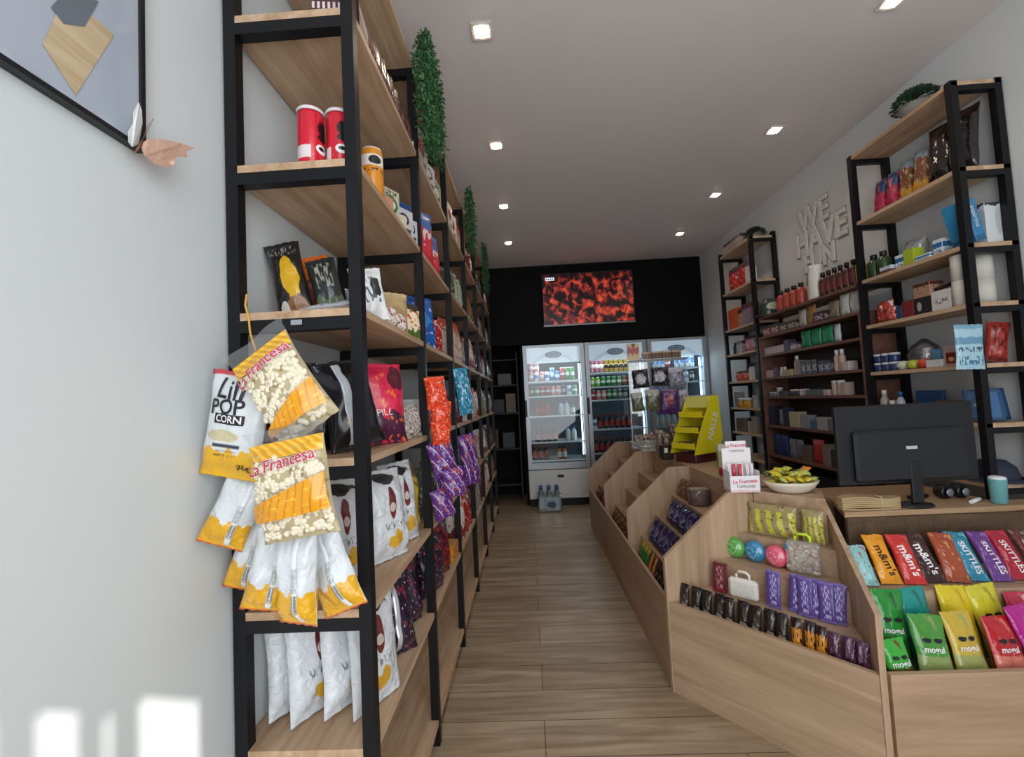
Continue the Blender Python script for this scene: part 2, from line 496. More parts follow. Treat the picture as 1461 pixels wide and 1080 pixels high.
def settle(o, fixed_x=False):
    """stand a thing on its surface, keep it inside the shelf and clear of its neighbours"""
    z, (xa, xb), (ya, yb), slide = ZONE
    M = Matrix.LocRotScale(o.location, o.rotation_euler, o.scale)
    vs, fs = solid(o, M)
    lo = [min(v[i] for v in vs) for i in range(3)]; hi = [max(v[i] for v in vs) for i in range(3)]
    sh = Vector((0, 0, z+.0008-lo[2]))
    for i, (a, b) in enumerate(((xa, xb), (ya, yb))):
        if hi[i]-lo[i] < b-a:
            if lo[i] < a: sh[i] = a-lo[i]
            elif hi[i] > b: sh[i] = b-hi[i]
    near = [t for t in DONE if abs(t[0]-z) < .02]
    best = None
    for st in [0]+[q*g for g in range(1, 15) for q in (1, -1)]:
        tr = sh+slide*(.009*st)
        if hi[1]+tr.y > yb+.02 or lo[1]+tr.y < ya-.02 or hi[0]+tr.x > xb+.02 or lo[0]+tr.x < xa-.02: continue
        l2 = [lo[i]+tr[i] for i in range(3)]; h2 = [hi[i]+tr[i] for i in range(3)]
        cand = [t for t in near if all(l2[i] < t[2][i] and t[1][i] < h2[i] for i in range(3))]
        if cand:
            bv = BVHTree.FromPolygons([v+tr for v in vs], fs)
            if any(bv.overlap(t[3]) for t in cand): continue
        best = tr; break
    if best is None: best = sh
    o.location = o.location+best
    w = [v+best for v in vs]
    DONE.append((z, [lo[i]+best[i] for i in range(3)], [hi[i]+best[i] for i in range(3)], BVHTree.FromPolygons(w, fs)))
def place(o, loc, rz=0, rx=0, ry=0, label=None, cat=None, group=None):
    o.location = loc; o.rotation_euler = (rx, ry, rz)
    global ZONE
    if AUTO:
        ZONE = AUTO(Vector(loc))
        if ZONE: settle(o)
    if label: tag(o, label, cat, group)
    return o

# ================================================================ the setting
XL, XR, YF, YB, ZC = -.775, 2.285, -.75, 6.3, 3.07
k = NT('plank_tiles', .38, spec=.4)
tc = k.n('TexCoord'); br = k.n('TexBrick')
br.inputs['Scale'].default_value = 1; br.inputs['Brick Width'].default_value = 1.18; br.inputs['Row Height'].default_value = .19
br.inputs['Mortar Size'].default_value = .0022; br.inputs['Mortar Smooth'].default_value = .3; br.offset = .37; br.offset_frequency = 2
br.inputs['Color1'].default_value = lin('ae9a7f'); br.inputs['Color2'].default_value = lin('c2ae93'); br.inputs['Mortar'].default_value = lin('5d4b38')
k.l(tc.outputs['Object'], br.inputs['Vector'])
mp = k.n('Mapping'); mp.inputs['Scale'].default_value = (1.3, 14, 1); k.l(tc.outputs['Object'], mp.inputs[0])
n1 = k.n('TexNoise'); n1.inputs['Scale'].default_value = 1.6; n1.inputs['Detail'].default_value = 5; n1.inputs['Distortion'].default_value = .8; k.l(mp.outputs[0], n1.inputs['Vector'])
r1 = k.n('MapRange'); r1.inputs['From Min'].default_value = .36; r1.inputs['From Max'].default_value = .66; k.l(n1.outputs['Fac'], r1.inputs[0])
n2 = k.n('TexNoise'); n2.inputs['Scale'].default_value = 2.2; n2.inputs['Detail'].default_value = 3; k.l(tc.outputs['Object'], n2.inputs['Vector'])
r2 = k.n('MapRange'); r2.inputs['From Min'].default_value = .5; r2.inputs['From Max'].default_value = .75; r2.inputs['To Max'].default_value = .45; k.l(n2.outputs['Fac'], r2.inputs[0])
mul = k.n('Mix', data_type='RGBA', blend_type='MULTIPLY'); mul.inputs[0].default_value = .55
k.l(br.outputs['Color'], mul.inputs[6]); k.l(k.mix(r1.outputs[0], '97826a', 'ffffff'), mul.inputs[7])
k.l(k.mix(r2.outputs[0], mul.outputs[2], '8d7050'), k.b.inputs['Base Color'])
FLOORM = k.m
WALLM = mat('wall_paint', 'd6dadb', .55, bump=(60, .03))
CEILM = mat('ceiling_paint', 'e8e0de', .6, bump=(40, .02))
BLACKWALL = mat('black_wall_paint', '0b0c10', .6, spec=.12)
GREYWALL = mat('dim_wall_paint', '1a1a1d', .7, spec=.12)
def slab(name, lo, hi, m):
    b = MB(); b.box(lo, hi); return struct(b.build(name, m))
slab('floor', (XL-.1, YF-.3, -.1), (XR+.1, YB+.1, 0), FLOORM)
slab('ceiling', (XL-.1, YF-.3, ZC), (XR+.1, YB+.1, ZC+.1), CEILM)
slab('wall_left', (XL-.1, YF-.3, 0), (XL, YB, ZC), WALLM)
slab('wall_right', (XR, YF-.3, 0), (XR+.1, YB, ZC), WALLM)
slab('wall_back', (XL, YB, 0), (XR, YB+.1, ZC), GREYWALL)
slab('trim_1', (XL, 5.56, 2.055), (XR, 5.62, ZC), BLACKWALL)          # black fascia over the coolers
slab('trim_2', (-.075, 5.60, 0), (-.045, YB, 2.055), BLACKWALL)       # side cheek of the cooler niche
# unseen front wall, its slits shaped to throw sun patches on the side wall
SUNV = Vector((-1.25, 1.0, -.72))
def trace(y, z):      # where the sun's path to the side wall crosses the slit front wall
    t = (y-YF)/SUNV.y
    return (XL-SUNV.x*t, z-SUNV.z*t)
sun_slits = []
for (y0, y1, zt) in ((.56, .612, .97), (.665, .725, .91), (.77, .786, .83), (.84, .99, .815)):
    x0, z = trace(y0, zt); x1, _ = trace(y1, zt); sun_slits.append((x0, x1, z))
sun_slits.sort()
edges = [XL] + [q for w in sun_slits for q in w[:2]] + [XR]
for i in range(0, len(edges), 2):
    b = MB(); b.box((edges[i], YF-.006, 0), (edges[i+1], YF, ZC))
    struct(b.build('wall_sun_slits', WALLM))
for (x0, x1, z) in sun_slits:
    b = MB(); b.box((x0, YF-.006, z), (x1, YF, ZC)); struct(b.build('wall_sun_slits', WALLM))

# picture frame on the side wall
GLOSSART = art('picture_print', 'bcc2cc', ('band', .0, .55, 'aeb6c2', .1), rough=.12, coat=.6)
pf = empty('framed_picture', (XL+.012, .50, 1.893))
tag(pf, 'large framed print in a thin black frame on the white wall', 'picture')
def barY(y0, y1, z0, z1, m, name, parent, t0=-.010, t1=.012):
    b = MB(); b.box((t0, y0, z0), (t1, y1, z1)); return b.build(name, m, parent)
FW = mat('black_frame', '101216', .35)
fr = MB(); W, Hh, t = .34, .72, .010
fr.box((-.010, -W, 0), (.008, W, t)); fr.box((-.010, -W, Hh-t), (.008, W, Hh)); fr.box((-.010, -W, t), (.008, -W+t, Hh-t)); fr.box((-.010, W-t, t), (.008, W, Hh-t))
fr.build('frame', FW, pf)
b = MB(); b.quadpts([(.002, -W+t, t), (.002, W-t, t), (.002, W-t, Hh-t), (.002, -W+t, Hh-t)]); b.build('print', GLOSSART, pf)
CARD = wood('kraft_print', 'b79d78', 'd5c2a2', 1, 2)
b = MB()
tri = [atX(60, 62, XL+.015), atX(108, 136, XL+.015), atX(162, 50, XL+.015), atX(122, 14, XL+.015), atX(80, 20, XL+.015)]
b.quadpts([(.0035, p.y-.50, p.z-1.893) for p in reversed(tri)]); b.build('motif', CARD, pf)
dk = MB(); pp = [atX(90, 34, XL+.015), atX(120, 38, XL+.015), atX(140, 2, XL+.015), atX(96, -16, XL+.015), atX(72, 10, XL+.015)]
dk.quadpts([(.0042, p.y-.50, p.z-1.893) for p in reversed(pp)]); dk.build('motif', mat('ink_with_sheen', '6a727a', .12), pf)  # dark ink greyed so its colour carries a shiny reflection

# butterfly at the corner of the frame
ROSE = art('rose_gold_foil', 'cfa590', ('cell', 14, .16, 'f1e4dc'), rough=.35, metal=.3)
PEARL = mat('pearl_foil', 'dfe2e2', .3)
bf = empty('butterfly_ornament', atX(198, 207, XL+.03))
tag(bf, 'rose and pearl paper butterfly on the corner of the picture frame', 'ornament')
def wing(pxs, m, lift):
    b = MB(); o = bf.location; P = [atX(x, y, XL+.03) for x, y in pxs]
    n = len(P); c = sum((Vector(p) for p in P), Vector())/n
    pts = []
    for p in P:
        q = Vector(p)-o; d = math.hypot(q.y, q.z); pts.append((lift*d, q.y, q.z))
    b.v += pts + [(x-.0012, y, z) for x, y, z in pts]
    b.face(range(n), [(p[1]*12, p[2]*12) for p in pts]); b.face(reversed(range(n, 2*n)), [(p[1]*12, p[2]*12) for p in reversed(pts)])
    for i in range(n): b.face([i, (i+1) % n, n+(i+1) % n, n+i])
    return b.build('wing', m, bf)
wing([(199,206),(206,199),(222,200),(240,206),(254,213),(246,218),(248,226),(236,224),(234,238),(224,240),(212,234),(202,222)], ROSE, .35)
wing([(197,206),(184,210),(178,203),(178,188),(184,176),(181,160),(185,147),(191,158),(196,176),(197,192)], PEARL, .25)
b = MB(); o_ = bf.location
def rel(x, y, off=0): q = atX(x, y, XL+.03)-o_; return (off, q.y, q.z)
b.tube([rel(193,217), rel(197,209,.003), rel(202,200,.002)], [.002, .0035, .002]); b.build('body', mat('bronze', '7d5a45', .4, .5), bf)
b = MB(); b.tube([rel(202,200,.002), rel(207,186,.006), rel(213,170,.008)], .0006, 4); b.tube([rel(202,200,.002), rel(203,186,.008), rel(205,176,.012)], .0006, 4)
b.build('antenna', mat('bronze', '7d5a45'), bf)

# recessed spotlights
SPOTM = mat('lamp_glow', 'ffffff', .4, emit='ffe2c4', es=30)
RING = mat('spot_ring', 'c4bfbc', .5)
spots = []
for col_i, (X, ys) in enumerate(((-.125, (1.93, 2.84, 3.76, 4.66)), (1.74, (1.94, 2.885, 3.805, 4.70)))):
    for i, Y in enumerate(ys):
        e = empty('ceiling_spotlight', (X, Y, ZC))
        side = ('shelving rack', 'counter')[col_i]
        tag(e, f'{ORD[i]} square recessed spotlight from the shopfront in the row above the {side}', 'spotlight', f'spotlights over the {side}')
        b = MB(); a, i2 = .047, .034
        for q in (((-a,-a),(a,-i2)), ((-a,i2),(a,a)), ((-a,-i2),(-i2,i2)), ((i2,-i2),(a,i2))):
            b.box((q[0][0], q[0][1], -.008), (q[1][0], q[1][1], -.0005))
        b.build('trim_ring', RING, e)
        b = MB(); b.lathe([(.033, -.004), (.031, -.012), (.02, -.017), (.0001, -.018)], 14, cap=False); b.build('bulb', SPOTM, e)
        l = bpy.data.lights.new('spot_beam', 'SPOT'); l.energy = 4.5; l.color = (1, .80, .62); l.spot_size = R(125); l.spot_blend = .7; l.shadow_soft_size = .03
        lo = bpy.data.objects.new('spot_beam', l); COL.objects.link(lo); lo.location = (X, Y, ZC-.03); spots.append(lo)

# daylight
def area(name, loc, rot, sx, sy, en, col):
    l = bpy.data.lights.new(name, 'AREA'); l.shape = 'RECTANGLE'; l.size = sx; l.size_y = sy; l.energy = en; l.color = col
    o = bpy.data.objects.new(name, l); COL.objects.link(o); o.location = loc; o.rotation_euler = rot; return o
area('shopfront_daylight', (.35, YF+.03, 1.6), (R(90), 0, R(3)), 2.1, 2.7, 74, (.90, .955, 1.0))
sl = bpy.data.lights.new('sun', 'SUN'); sl.energy = 5.5; sl.angle = R(.6); sl.color = (1, .97, .92)
so = bpy.data.objects.new('sun', sl); COL.objects.link(so); so.rotation_euler = SUNV.to_track_quat('-Z', 'Y').to_euler()
wd = bpy.data.worlds.new('world'); S.world = wd; wd.use_nodes = True
wd.node_tree.nodes['Background'].inputs[0].default_value = lin('b8c4d0'); wd.node_tree.nodes['Background'].inputs[1].default_value = .35

# ================================================================ shelving rack along the side wall
POSTY = [1.11, 1.79, 2.48, 3.175, 3.87, 4.58, 5.28]
LV = [.10, .515, .85, 1.225, 1.61, 2.005, 2.42, 2.81]
XB, XFR = -.768, -.415
rack = empty('shelving_rack', (XFR, 1.11, 0))
tag(rack, 'long black steel rack with oak boards along the white side wall', 'shelving rack')
T = .032
for i, Y in enumerate(POSTY):
    b = MB(); y0, y1 = Y-T/2, Y+T/2
    for (a, c) in ((XB, XB+T), (XFR-T, XFR)):
        b.box((a, y0, 0), (c, y1, 2.815))
    for z in LV:
        b.box((XB+T, y0, z-.052), (XFR-T, y1, z-.0205))
    b.xf(Matrix.Translation((-XFR, -1.11, 0))); b.build('upright_frame', BLACK, rack)
for i in range(6):
    for z in LV:
        b = MB(); xa, xb, ya, yb = XB+.002, XFR-.003, POSTY[i]-(T/2 if i == 0 else -.0004), POSTY[i+1]-(.0004 if i < 5 else -T/2)
        na = POSTY[i]+T/2+.0004; nb = POSTY[i+1]-T/2-.0004; xi, xo = XB+T+.0004, XFR-T-.0004      # notched round the uprights
        pl = [(xi, ya), (xo, ya), (xo, na), (xb, na), (xb, nb), (xo, nb), (xo, yb), (xi, yb), (xi, nb), (xa, nb), (xa, na), (xi, na)]
        b.prism(pl, z-.020, z, 'z')
        b.xf(Matrix.Translation((-XFR, -1.11, 0)))
        fixnormals(b.build('shelf_board', OAK, rack))
LZ = [z+.001 for z in LV]

# ---------------------------------------------------------------- packaging prints
WB = art('white_crisp_print', 'd6dade', ('ell', .5, .62, .10, .18, '6e2a26', .3), ('ell', .5, .57, .08, .05, 'c9b8b0', .8), ('ell', .55, .22, .2, .09, 'd8a531', 3.5),
         ('txt', .25, .75, .33, .42, '8a8a90', 22), ('ell', .5, .9, .28, .07, '2c2c30', 2.5), rough=.3, crumple=1.0)
GREENB = art('green_brown_print', '2d4a36', ('band', .0, .5, '6a3a2c', .6), ('spk', 9, .58, '8f8a4a'))
YELB = art('mustard_print', 'c9a234', ('spk', 8, .6, '4a4226'), ('band', .8, 1.1, '6b5a22', .3))
DPUR = art('dark_purple_print', '231d33', ('spk', 7, .56, '7a2a3c'), ('spk', 18, .66, 'cfc6d4'), rough=.22)
DRED = art('dark_red_print', '6c1f2a', ('spk', 6, .56, '2a1a2c'), ('spk', 15, .62, 'c84a3a'), rough=.25)
BLK = art('black_foil_print', '1a1b20', ('spk', 4, .62, '34363e'), ('ell', .5, .3, .2, .2, 'b8862a', 2.5), rough=.25, metal=.15)
PINK = art('pink_print', 'd81f4a', ('band', .0, .38, '4a1a3a', .5), ('spk', 9, .6, 'f0742a'), ('ell', .75, .8, .2, .18, '5a1424', 2.))
BRN = art('brown_bag_print', '7d6140', ('spk', 6, .58, 'a98c5c'), ('band', .8, 1.1, '5a4630', .4))
CLRB = art('clear_bag_snack', 'b9b2a8', ('spk', 12, .52, '6d5a4a'), ('spk', 20, .6, 'e8e6e2'), rough=.15)
YBLK = art('black_yellow_print', '1f1d1c', ('ell', .58, .48, .26, .30, 'd9a81e', 1.3), ('ell', .62, .12, .3, .12, '8a5a34', .8), ('ell', .25, .1, .12, .1, 'c8c4bc', 1.), ('txt', .1, .9, .80, .95, '8a8a88', 12))
ORB = art('orange_brown_print', '6a3524', ('band', .66, 1.1, 'd4661e', .5), ('spk', 9, .58, 'a05a34'), ('ell', .5, .1, .35, .1, '3a2018', 1.))
BGRN = art('black_green_print', '23282a', ('txt', .2, .8, .45, .9, '9a9a88', 9), ('band', .0, .3, '5a6648', .7))
SILV = art('silver_print', 'b9bcc2', ('txt', .2, .8, .2, .7, '33363c', 9), ('spk', 6, .62, '30333a'), rough=.2, metal=.3)
WSIL = art('white_leaf_print', 'e4e5e4', ('txt', .2, .8, .3, .8, '55606a', 7), ('ell', .7, .6, .16, .2, '2a3030', 2.5))
KRAFT = art('kraft_paper', 'b59a6c', ('band', .82, 1.1, 'c9b083', .1), ('ell', .5, .45, .28, .2, 'a3875a', .6), rough=.7, coat=0)
COLPK = art('mixed_pouch_print', 'e9d8b8', ('spk', 7, .55, 'd0532a'), ('band', .0, .25, '55702c', .5), ('band', .8, 1.1, '3a3024', .3))
REDPK = art('red_white_pack_print', 'e6ddd4', ('spk', 6, .55, 'b5352a'), ('txt', .1, .9, .3, .6, '7a2a24', 9))
BLUEB = art('blue_bag_print', '1f5fb0', ('spk', 9, .62, 'dfe8f2'), ('ell', .5, .5, .25, .15, '3f8ad0', 1.5), rough=.22)
BLURED = art('blue_red_print', 'c8323c', ('band', .62, 1.1, '2f6fb8', .5), ('txt', .1, .9, .3, .6, 'e8d0d0', 8), ('spk', 7, .62, '8a3a6a'))
TEAL = art('teal_bag_print', '2a8fb4', ('spk', 9, .56, 'c8e2ec'), ('spk', 5, .6, '1a5a86'), rough=.2)
ORNG = art('orange_snack_print', 'e8491e', ('spk', 7, .56, 'b8241c'), ('spk', 12, .62, 'f2cfc0'), rough=.2)
PURP = art('purple_snack_print', '5a2a7c', ('str', 3, .18, 'c9a8c4', .6, .05, .95), ('spk', 5, .58, 'b8452a'), ('spk', 14, .64, 'e2cfe0'), rough=.2)
PIGB = art('pink_grain_print', 'd2b6a2', ('band', .7, 1.1, 'd8572e', .6), ('spk', 8, .56, 'a8685a'))
REDB = art('red_bag_print', 'a82226', ('spk', 7, .58, 'e8c8b8'), ('spk', 4, .6, '5a1420'))
WORB = art('white_orange_print', 'e0dcd4', ('spk', 7, .54, 'd2622a'), ('band', .0, .3, '8a2a22', .5))
DGRN = art('dark_green_print', '2c3a30', ('spk', 7, .57, '8a9a6a'), ('spk', 12, .64, 'd8d8cc'))
GREYB = art('grey_wafer_print', '9a948e', ('spk', 7, .55, '4a3a34'), ('band', .75, 1.1, '6a2a2a', .4))
CANR = art('red_tube_print', 'd2122e', ('rect', .10, .37, .18, .40, 'e9dcdc'), ('ell', .52, .70, .07, .12, '15141a', .8), ('ell', .52, .55, .075, .06, '15141a', .8), ('ell', .5, .36, .08, .08, 'f2efee', .3), ('ell', .5, .37, .045, .035, '1b1a20', .2), ('txt', .38, .62, .18, .26, 'f4d8d8', 14), rough=.3)
CANO = art('orange_tube_print', 'd98a1c', ('band', .62, .86, 'e8e2d8', 0), ('ell', .5, .74, .1, .09, '1d1c1c', .2), ('txt', .3, .7, .5, .58, '5a3408', 14), rough=.3)
GRNBX = art('green_oval_box_print', 'b9b49c', ('ell', .5, .45, .42, .34, '2e6a3c', .4), ('ell', .5, .45, .3, .2, 'cfd6c0', .8), ('txt', .1, .9, .76, .96, '4a4438', 9), rough=.5)
SQBX = art('grey_square_box_print', 'c2bec4', ('ell', .5, .62, .3, .22, '2a2630', .5), ('ell', .5, .62, .19, .13, 'c8c4c8', .6), ('txt', .1, .9, .08, .36, '3a3448', 8), rough=.5)
WRBX = art('white_red_box_print', 'ddd8cc', ('ell', .5, .6, .28, .18, 'c23a2a', .9), ('ell', .62, .52, .12, .12, '3a2a28', .8), ('txt', .1, .9, .1, .35, '7a8a6a', 8), rough=.5)
CHOC = art('cocoa_pack_print', '50281f', ('str', 8, .12, 'd8c8bc', .0, .05, .95), ('band', .42, .58, '7a4a3a', .2), rough=.3)
CHOCBX = art('cocoa_box_print', '4a2620', ('str', 9, .55, 'e2d2d8', .0, .62, .86), rough=.35)

def lace(n):  # quick variation so copies do not look stamped
    return random.Random(n)

# ---- one prototype bag per print, copied where the same pack repeats
PROTO = {}
def B_(name, w, h, d, m, seed=0, flat=.0):
    key = (name, w, h, d, m.name, seed)
    if key in PROTO:
        o = PROTO[key].copy(); COL.objects.link(o)
        return o
    o = bag(name, w, h, d, m, seed, flat=flat)
    PROTO[key] = o
    return o
def tilt(o, loc, rz=0, rx=0, ry=0, **k): return place(o, loc, R(rz), R(rx), R(ry), **k)

CR = 'crisp_bag'
def on_rack(p):
    for z in LZ:
        if p.x < -.4 and p.y > 1.1 and -.002 < p.z-z < .03:
            bay = max(i for i in range(6) if p.y > POSTY[i]-.02) if p.y < POSTY[6] else 5
            return (z-.0008, (XB+.004, XFR-.006), (POSTY[bay]+.018, POSTY[bay+1]-.018), Vector((0, 1, 0)))
AUTO = on_rack
# rack, second board from the floor: white crisp bags seen edge-on
G1 = 'white crisp bags on the rack end, second board from the floor'
for i, (X, Y, rz, rx, ry, lb) in enumerate((
        (-.700, 1.25, 64, -9, 3, 'white crisp bag with gold leaf mark against the wall on the second rack board'),
        (-.620, 1.25, 64, -9, 2, 'narrow white crisp bag second from the wall on the second rack board'),
        (-.540, 1.25, 64, -9, 4, 'white crisp bag with gold leaf mark in the middle of the second rack board'),
        (-.455, 1.25, 64, -9, 3, 'white crisp bag behind the front post of the rack, second board from the floor'))):
    tilt(B_(CR, .18, .292, .058, WB, i, .5), (X, Y, LZ[1]), rz, rx, ry, label=lb, cat='crisp bag', group=G1)
tilt(B_(CR, .19, .285, .07, WB, 5, .5), (-.69, 1.50, LZ[1]), 80, -6, 0, label='white crisp bag by the wall behind the edge-on white bags', cat='crisp bag', group=G1)
tilt(B_(CR, .17, .285, .06, WB, 6, .5), (-.615, 1.50, LZ[1]), 82, -6, 0, label='white crisp bag beside the dark purple bag, behind the edge-on white bags', cat='crisp bag', group=G1)
for i, (X, Y, rz, w) in enumerate(((-.485, 1.48, 44, .165), (-.49, 1.68, 66, .14))):
    o = B_('snack_bag', w, .255, .09, DPUR, 11+i, .5)
    if i == 0: sealstrip(o, w, .255, .09, 11, mat('silver_film', 'd4d4da', .2, .4), .5, .018, flat=.5)
    tilt(o, (X, Y, LZ[1]), rz, -12, 0, label=('dark purple snack bag with a silver seam on the second board from the floor', 'dark purple snack bag behind the silver-seamed one')[i], cat='snack bag', group='dark purple snack bags')

# third board: white crisp bags, a green one and a mustard one
G2 = 'white crisp bags on the third board from the floor'
for i, (X, Y, rz, lb) in enumerate((
        (-.655, 1.42, 70, 'greyish white crisp bag farthest in on the third board, beside the green one'),
        (-.555, 1.27, 56, 'plump white crisp bag with shiny creases on the third board from the floor'),
        (-.475, 1.43, 60, 'white crisp bag with brown drop and gold leaf on the third board'),
        (-.478, 1.60, 62, 'white crisp bag next to the mustard bag on the third board'))):
    tilt(B_(CR, (.19, .19, .165, .165)[i], .29, .09, WB, 20+i, .5), (X, Y, LZ[2]), rz, -8, 0, label=lb, cat='crisp bag', group=G2)
tilt(B_('snack_bag', .14, .28, .06, GREENB, 31, .4), (-.70, 1.20, LZ[2]), 40, -6, -4, label='dark green and brown snack bag behind the hanging popcorn', cat='snack bag')
tilt(B_('snack_bag', .095, .27, .055, YELB, 32, .4), (-.475, 1.72, LZ[2]), 74, -6, 0, label='mustard yellow snack bag at the post, third board of the rack', cat='snack bag')

# fourth board: black foil bags with pale seams, pink, brown and clear bags
SEAM = art('pale_seam_print', 'cfd8de', ('txt', .3, .7, .02, .98, 'a8b2ba', 20))
for i, (X, Y, rz, ry, lb) in enumerate((
        (-.665, 1.20, 28, -4, 'black foil snack bag by the wall on the fourth board of the rack'),
        (-.578, 1.235, 36, -6, 'black foil snack bag with a narrow pale seam on the fourth board'),
        (-.492, 1.245, 44, -9, 'black foil snack bag with the long pale seam beside the front post'))):
    o = bag('snack_bag', .16, .255, .075, BLK, 40+i, flat=.4)
    sealstrip(o, .16, .255, .075, 40+i, SEAM, .42 if i < 2 else .40, .024 if i == 2 else .015, flat=.4)
    tilt(o, (X, Y, LZ[3]), rz, -8, ry, label=lb, cat='snack bag', group='black foil snack bags')
tilt(B_('snack_bag', .15, .24, .06, REDB, 44, .4), (-.62, 1.45, LZ[3]), 62, -8, 0, label='dull red snack bag behind the black foil bags', cat='snack bag')
o = bag('snack_bag', .17, .27, .075, PINK, 45, flat=.4)
letter(o, 'PILL', .030, mat('print_white', 'efe9ea', .4), bag_surf(.17, .27, .075, .05, .4, 45), (-.02, .10))
tilt(o, (-.475, 1.435, LZ[3]), 52, -6, 0, label='bright pink snack bag on the fourth board of the rack', cat='snack bag')
for i, (X, Y, m, h, lb) in enumerate(((-.60, 1.60, BRN, .23, 'brown paper snack bag by the wall on the fourth board'), (-.505, 1.60, BRN, .235, 'brown paper snack bag with a twisted top beside the pink bag'),
                                     (-.53, 1.73, BRN, .225, 'brown paper snack bag nearest the second post'))):
    tilt(B_('snack_bag', .115, h, .06, m, 47+i, .4), (X, Y, LZ[3]), 60, -4, 0, label=lb, cat='snack bag', group='brown snack bags')
for i, (Y, ) in enumerate(((1.545,), (1.665,))):
    tilt(B_('snack_bag', .09, .125, .04, CLRB, 51+i, .4), (-.445, Y, LZ[3]), 66, -10, 0, label=('small clear bag of nuts right beside the pink snack bag', 'small clear bag of nuts in front of the brown bags')[i], cat='snack bag', group='clear bags of nuts')

# fifth board: leaning dark bags, silver pack lying down, pouches
def onz(px, py, lev): return atZ(px, py, LZ[lev])
for i, (px, m, w, h, rz, ry, lb) in enumerate((
        (380, YBLK, .10, .240, 14, -13, 'black and yellow snack bag leaning on the wall, fifth board'),
        (412, ORB, .10, .215, 16, -12, 'orange and brown snack bag leaning between the dark ones'),
        (441, BGRN, .085, .19, 18, -13, 'black and green snack bag leaning beside the orange one'))):
    p = onz(px, 444-(px-360)*.02, 4)
    tilt(B_('snack_bag', w, h, .045, m, 60+i, .3), (p.x, 1.23+i*.030, LZ[4]+.006), rz, -10, ry, label=lb, cat='snack bag')
tilt(B_('snack_bag', .055, .16, .022, SILV, 64), (-.60, 1.155, LZ[4]+.012), -84, -84, 0, label='silver and black pack lying flat on the fifth board edge', cat='snack bag')
tilt(B_('snack_bag', .10, .17, .05, WSIL, 65, .4), (-.462, 1.33, LZ[4]), 34, -6, -9, label='small white pouch leaning on the front post of the rack', cat='snack bag')
tilt(B_('pouch', .13, .15, .06, SILV, 66, .5), (-.56, 1.50, LZ[4]), 50, -4, 0, label='silvery clear pouch behind the kraft paper pouch', cat='pouch')
tilt(B_('pouch', .12, .165, .065, KRAFT, 67, .6), (-.488, 1.605, LZ[4]), 42, -2, 0, label='tall kraft paper pouch on the fifth board of the rack', cat='pouch')
tilt(B_('pouch', .12, .145, .05, COLPK, 68, .5), (-.462, 1.715, LZ[4]), 50, -4, 0, label='patterned orange and cream pouch beside the kraft pouch', cat='pouch')
for i, Y in enumerate((1.40, 1.51)):
    tilt(B_('pouch', .10, .07, .045, REDPK, 70+i, .4), (-.445, Y, LZ[4]), 60, -12, 0, label=('low red and white pack beside the front post, fifth board', 'low red and white pack in front of the kraft pouch')[i], cat='pack', group='low red and white packs')

# sixth board: crisp tubes and small boxes
for i, (px, py) in enumerate(((452, 230), (484, 228))):
    p = onz(px, py, 5)
    o = can('crisp_tube', .036, .175, CANR, mat('tube_lid', 'd8cfd0', .3), 20)
    b = MB(); b.lathe([(.0365, .170), (.0375, .172), (.0375, .178), (.036, .1795), (.034, .178)], 20, cap=False); b.build('rim', mat('tube_rim', 'e4d6d8', .3), o)
    place(o, (p.x-.045+.014*i, p.y+.03, LZ[5]), R((72, 30)[i]), label=('red crisp tube with a white panel, the one closer to the wall', 'red crisp tube showing its face and black emblem')[i], cat='crisp tube', group='red crisp tubes')
o = can('crisp_tube', .034, .16, CANO, mat('tube_lid', 'd8cfd0', .3), 20); place(o, (-.457, 1.335, LZ[5]), R(35), label='orange crisp tube behind the front post', cat='crisp tube')
for i, (Y, w, h, m, lb) in enumerate(((1.475, .09, .10, GRNBX, 'box with a green oval on the sixth board of the rack'), (1.655, .10, .11, SQBX, 'grey box with a dark round emblem on the sixth board'), (1.75, .06, .10, SQBX, 'narrow grey box beside the second post, sixth board'))):
    o = carton('carton', w, .06, h, m); place(o, (-.458, Y, LZ[5]), R(62), label=lb, cat='box')
o = carton('carton', .07, .05, .045, mat('peach_card', 'c98a6a', .6)); place(o, (-.452, 1.405, LZ[5]), R(70), label='small peach coloured box beside the orange crisp tube', cat='box')
o = carton('carton', .07, .05, .05, mat('cream_card', 'd6cbb0', .6)); place(o, (-.45, 1.565, LZ[5]), R(70), label='small cream box between the printed boxes', cat='box')
# seventh board: cocoa packs in a row
o = carton('carton', .13, .12, .09, CHOCBX); p = onz(468, 14, 6); place(o, (p.x+.015, 1.215, LZ[6]), R(8), label='dark cocoa box with pale bars on the top visible board end', cat='box')
for i in range(6):
    o = B_('cocoa_pack', .085, .135, .03, CHOC, 80+i % 2, .4)
    tilt(o, (-.437, 1.30+i*.083, LZ[6]), 80, -6, 0, label=f'{ORD[i]} cocoa brown pack from the rack end in the row on the seventh board', cat='pack', group='cocoa packs on the seventh board')
o = carton('carton', .04, .04, .03, mat('cream_card', 'd6cbb0')); place(o, (-.44, 1.77, LZ[6]), R(60), label='tiny cream box at the end of the cocoa pack row', cat='box')

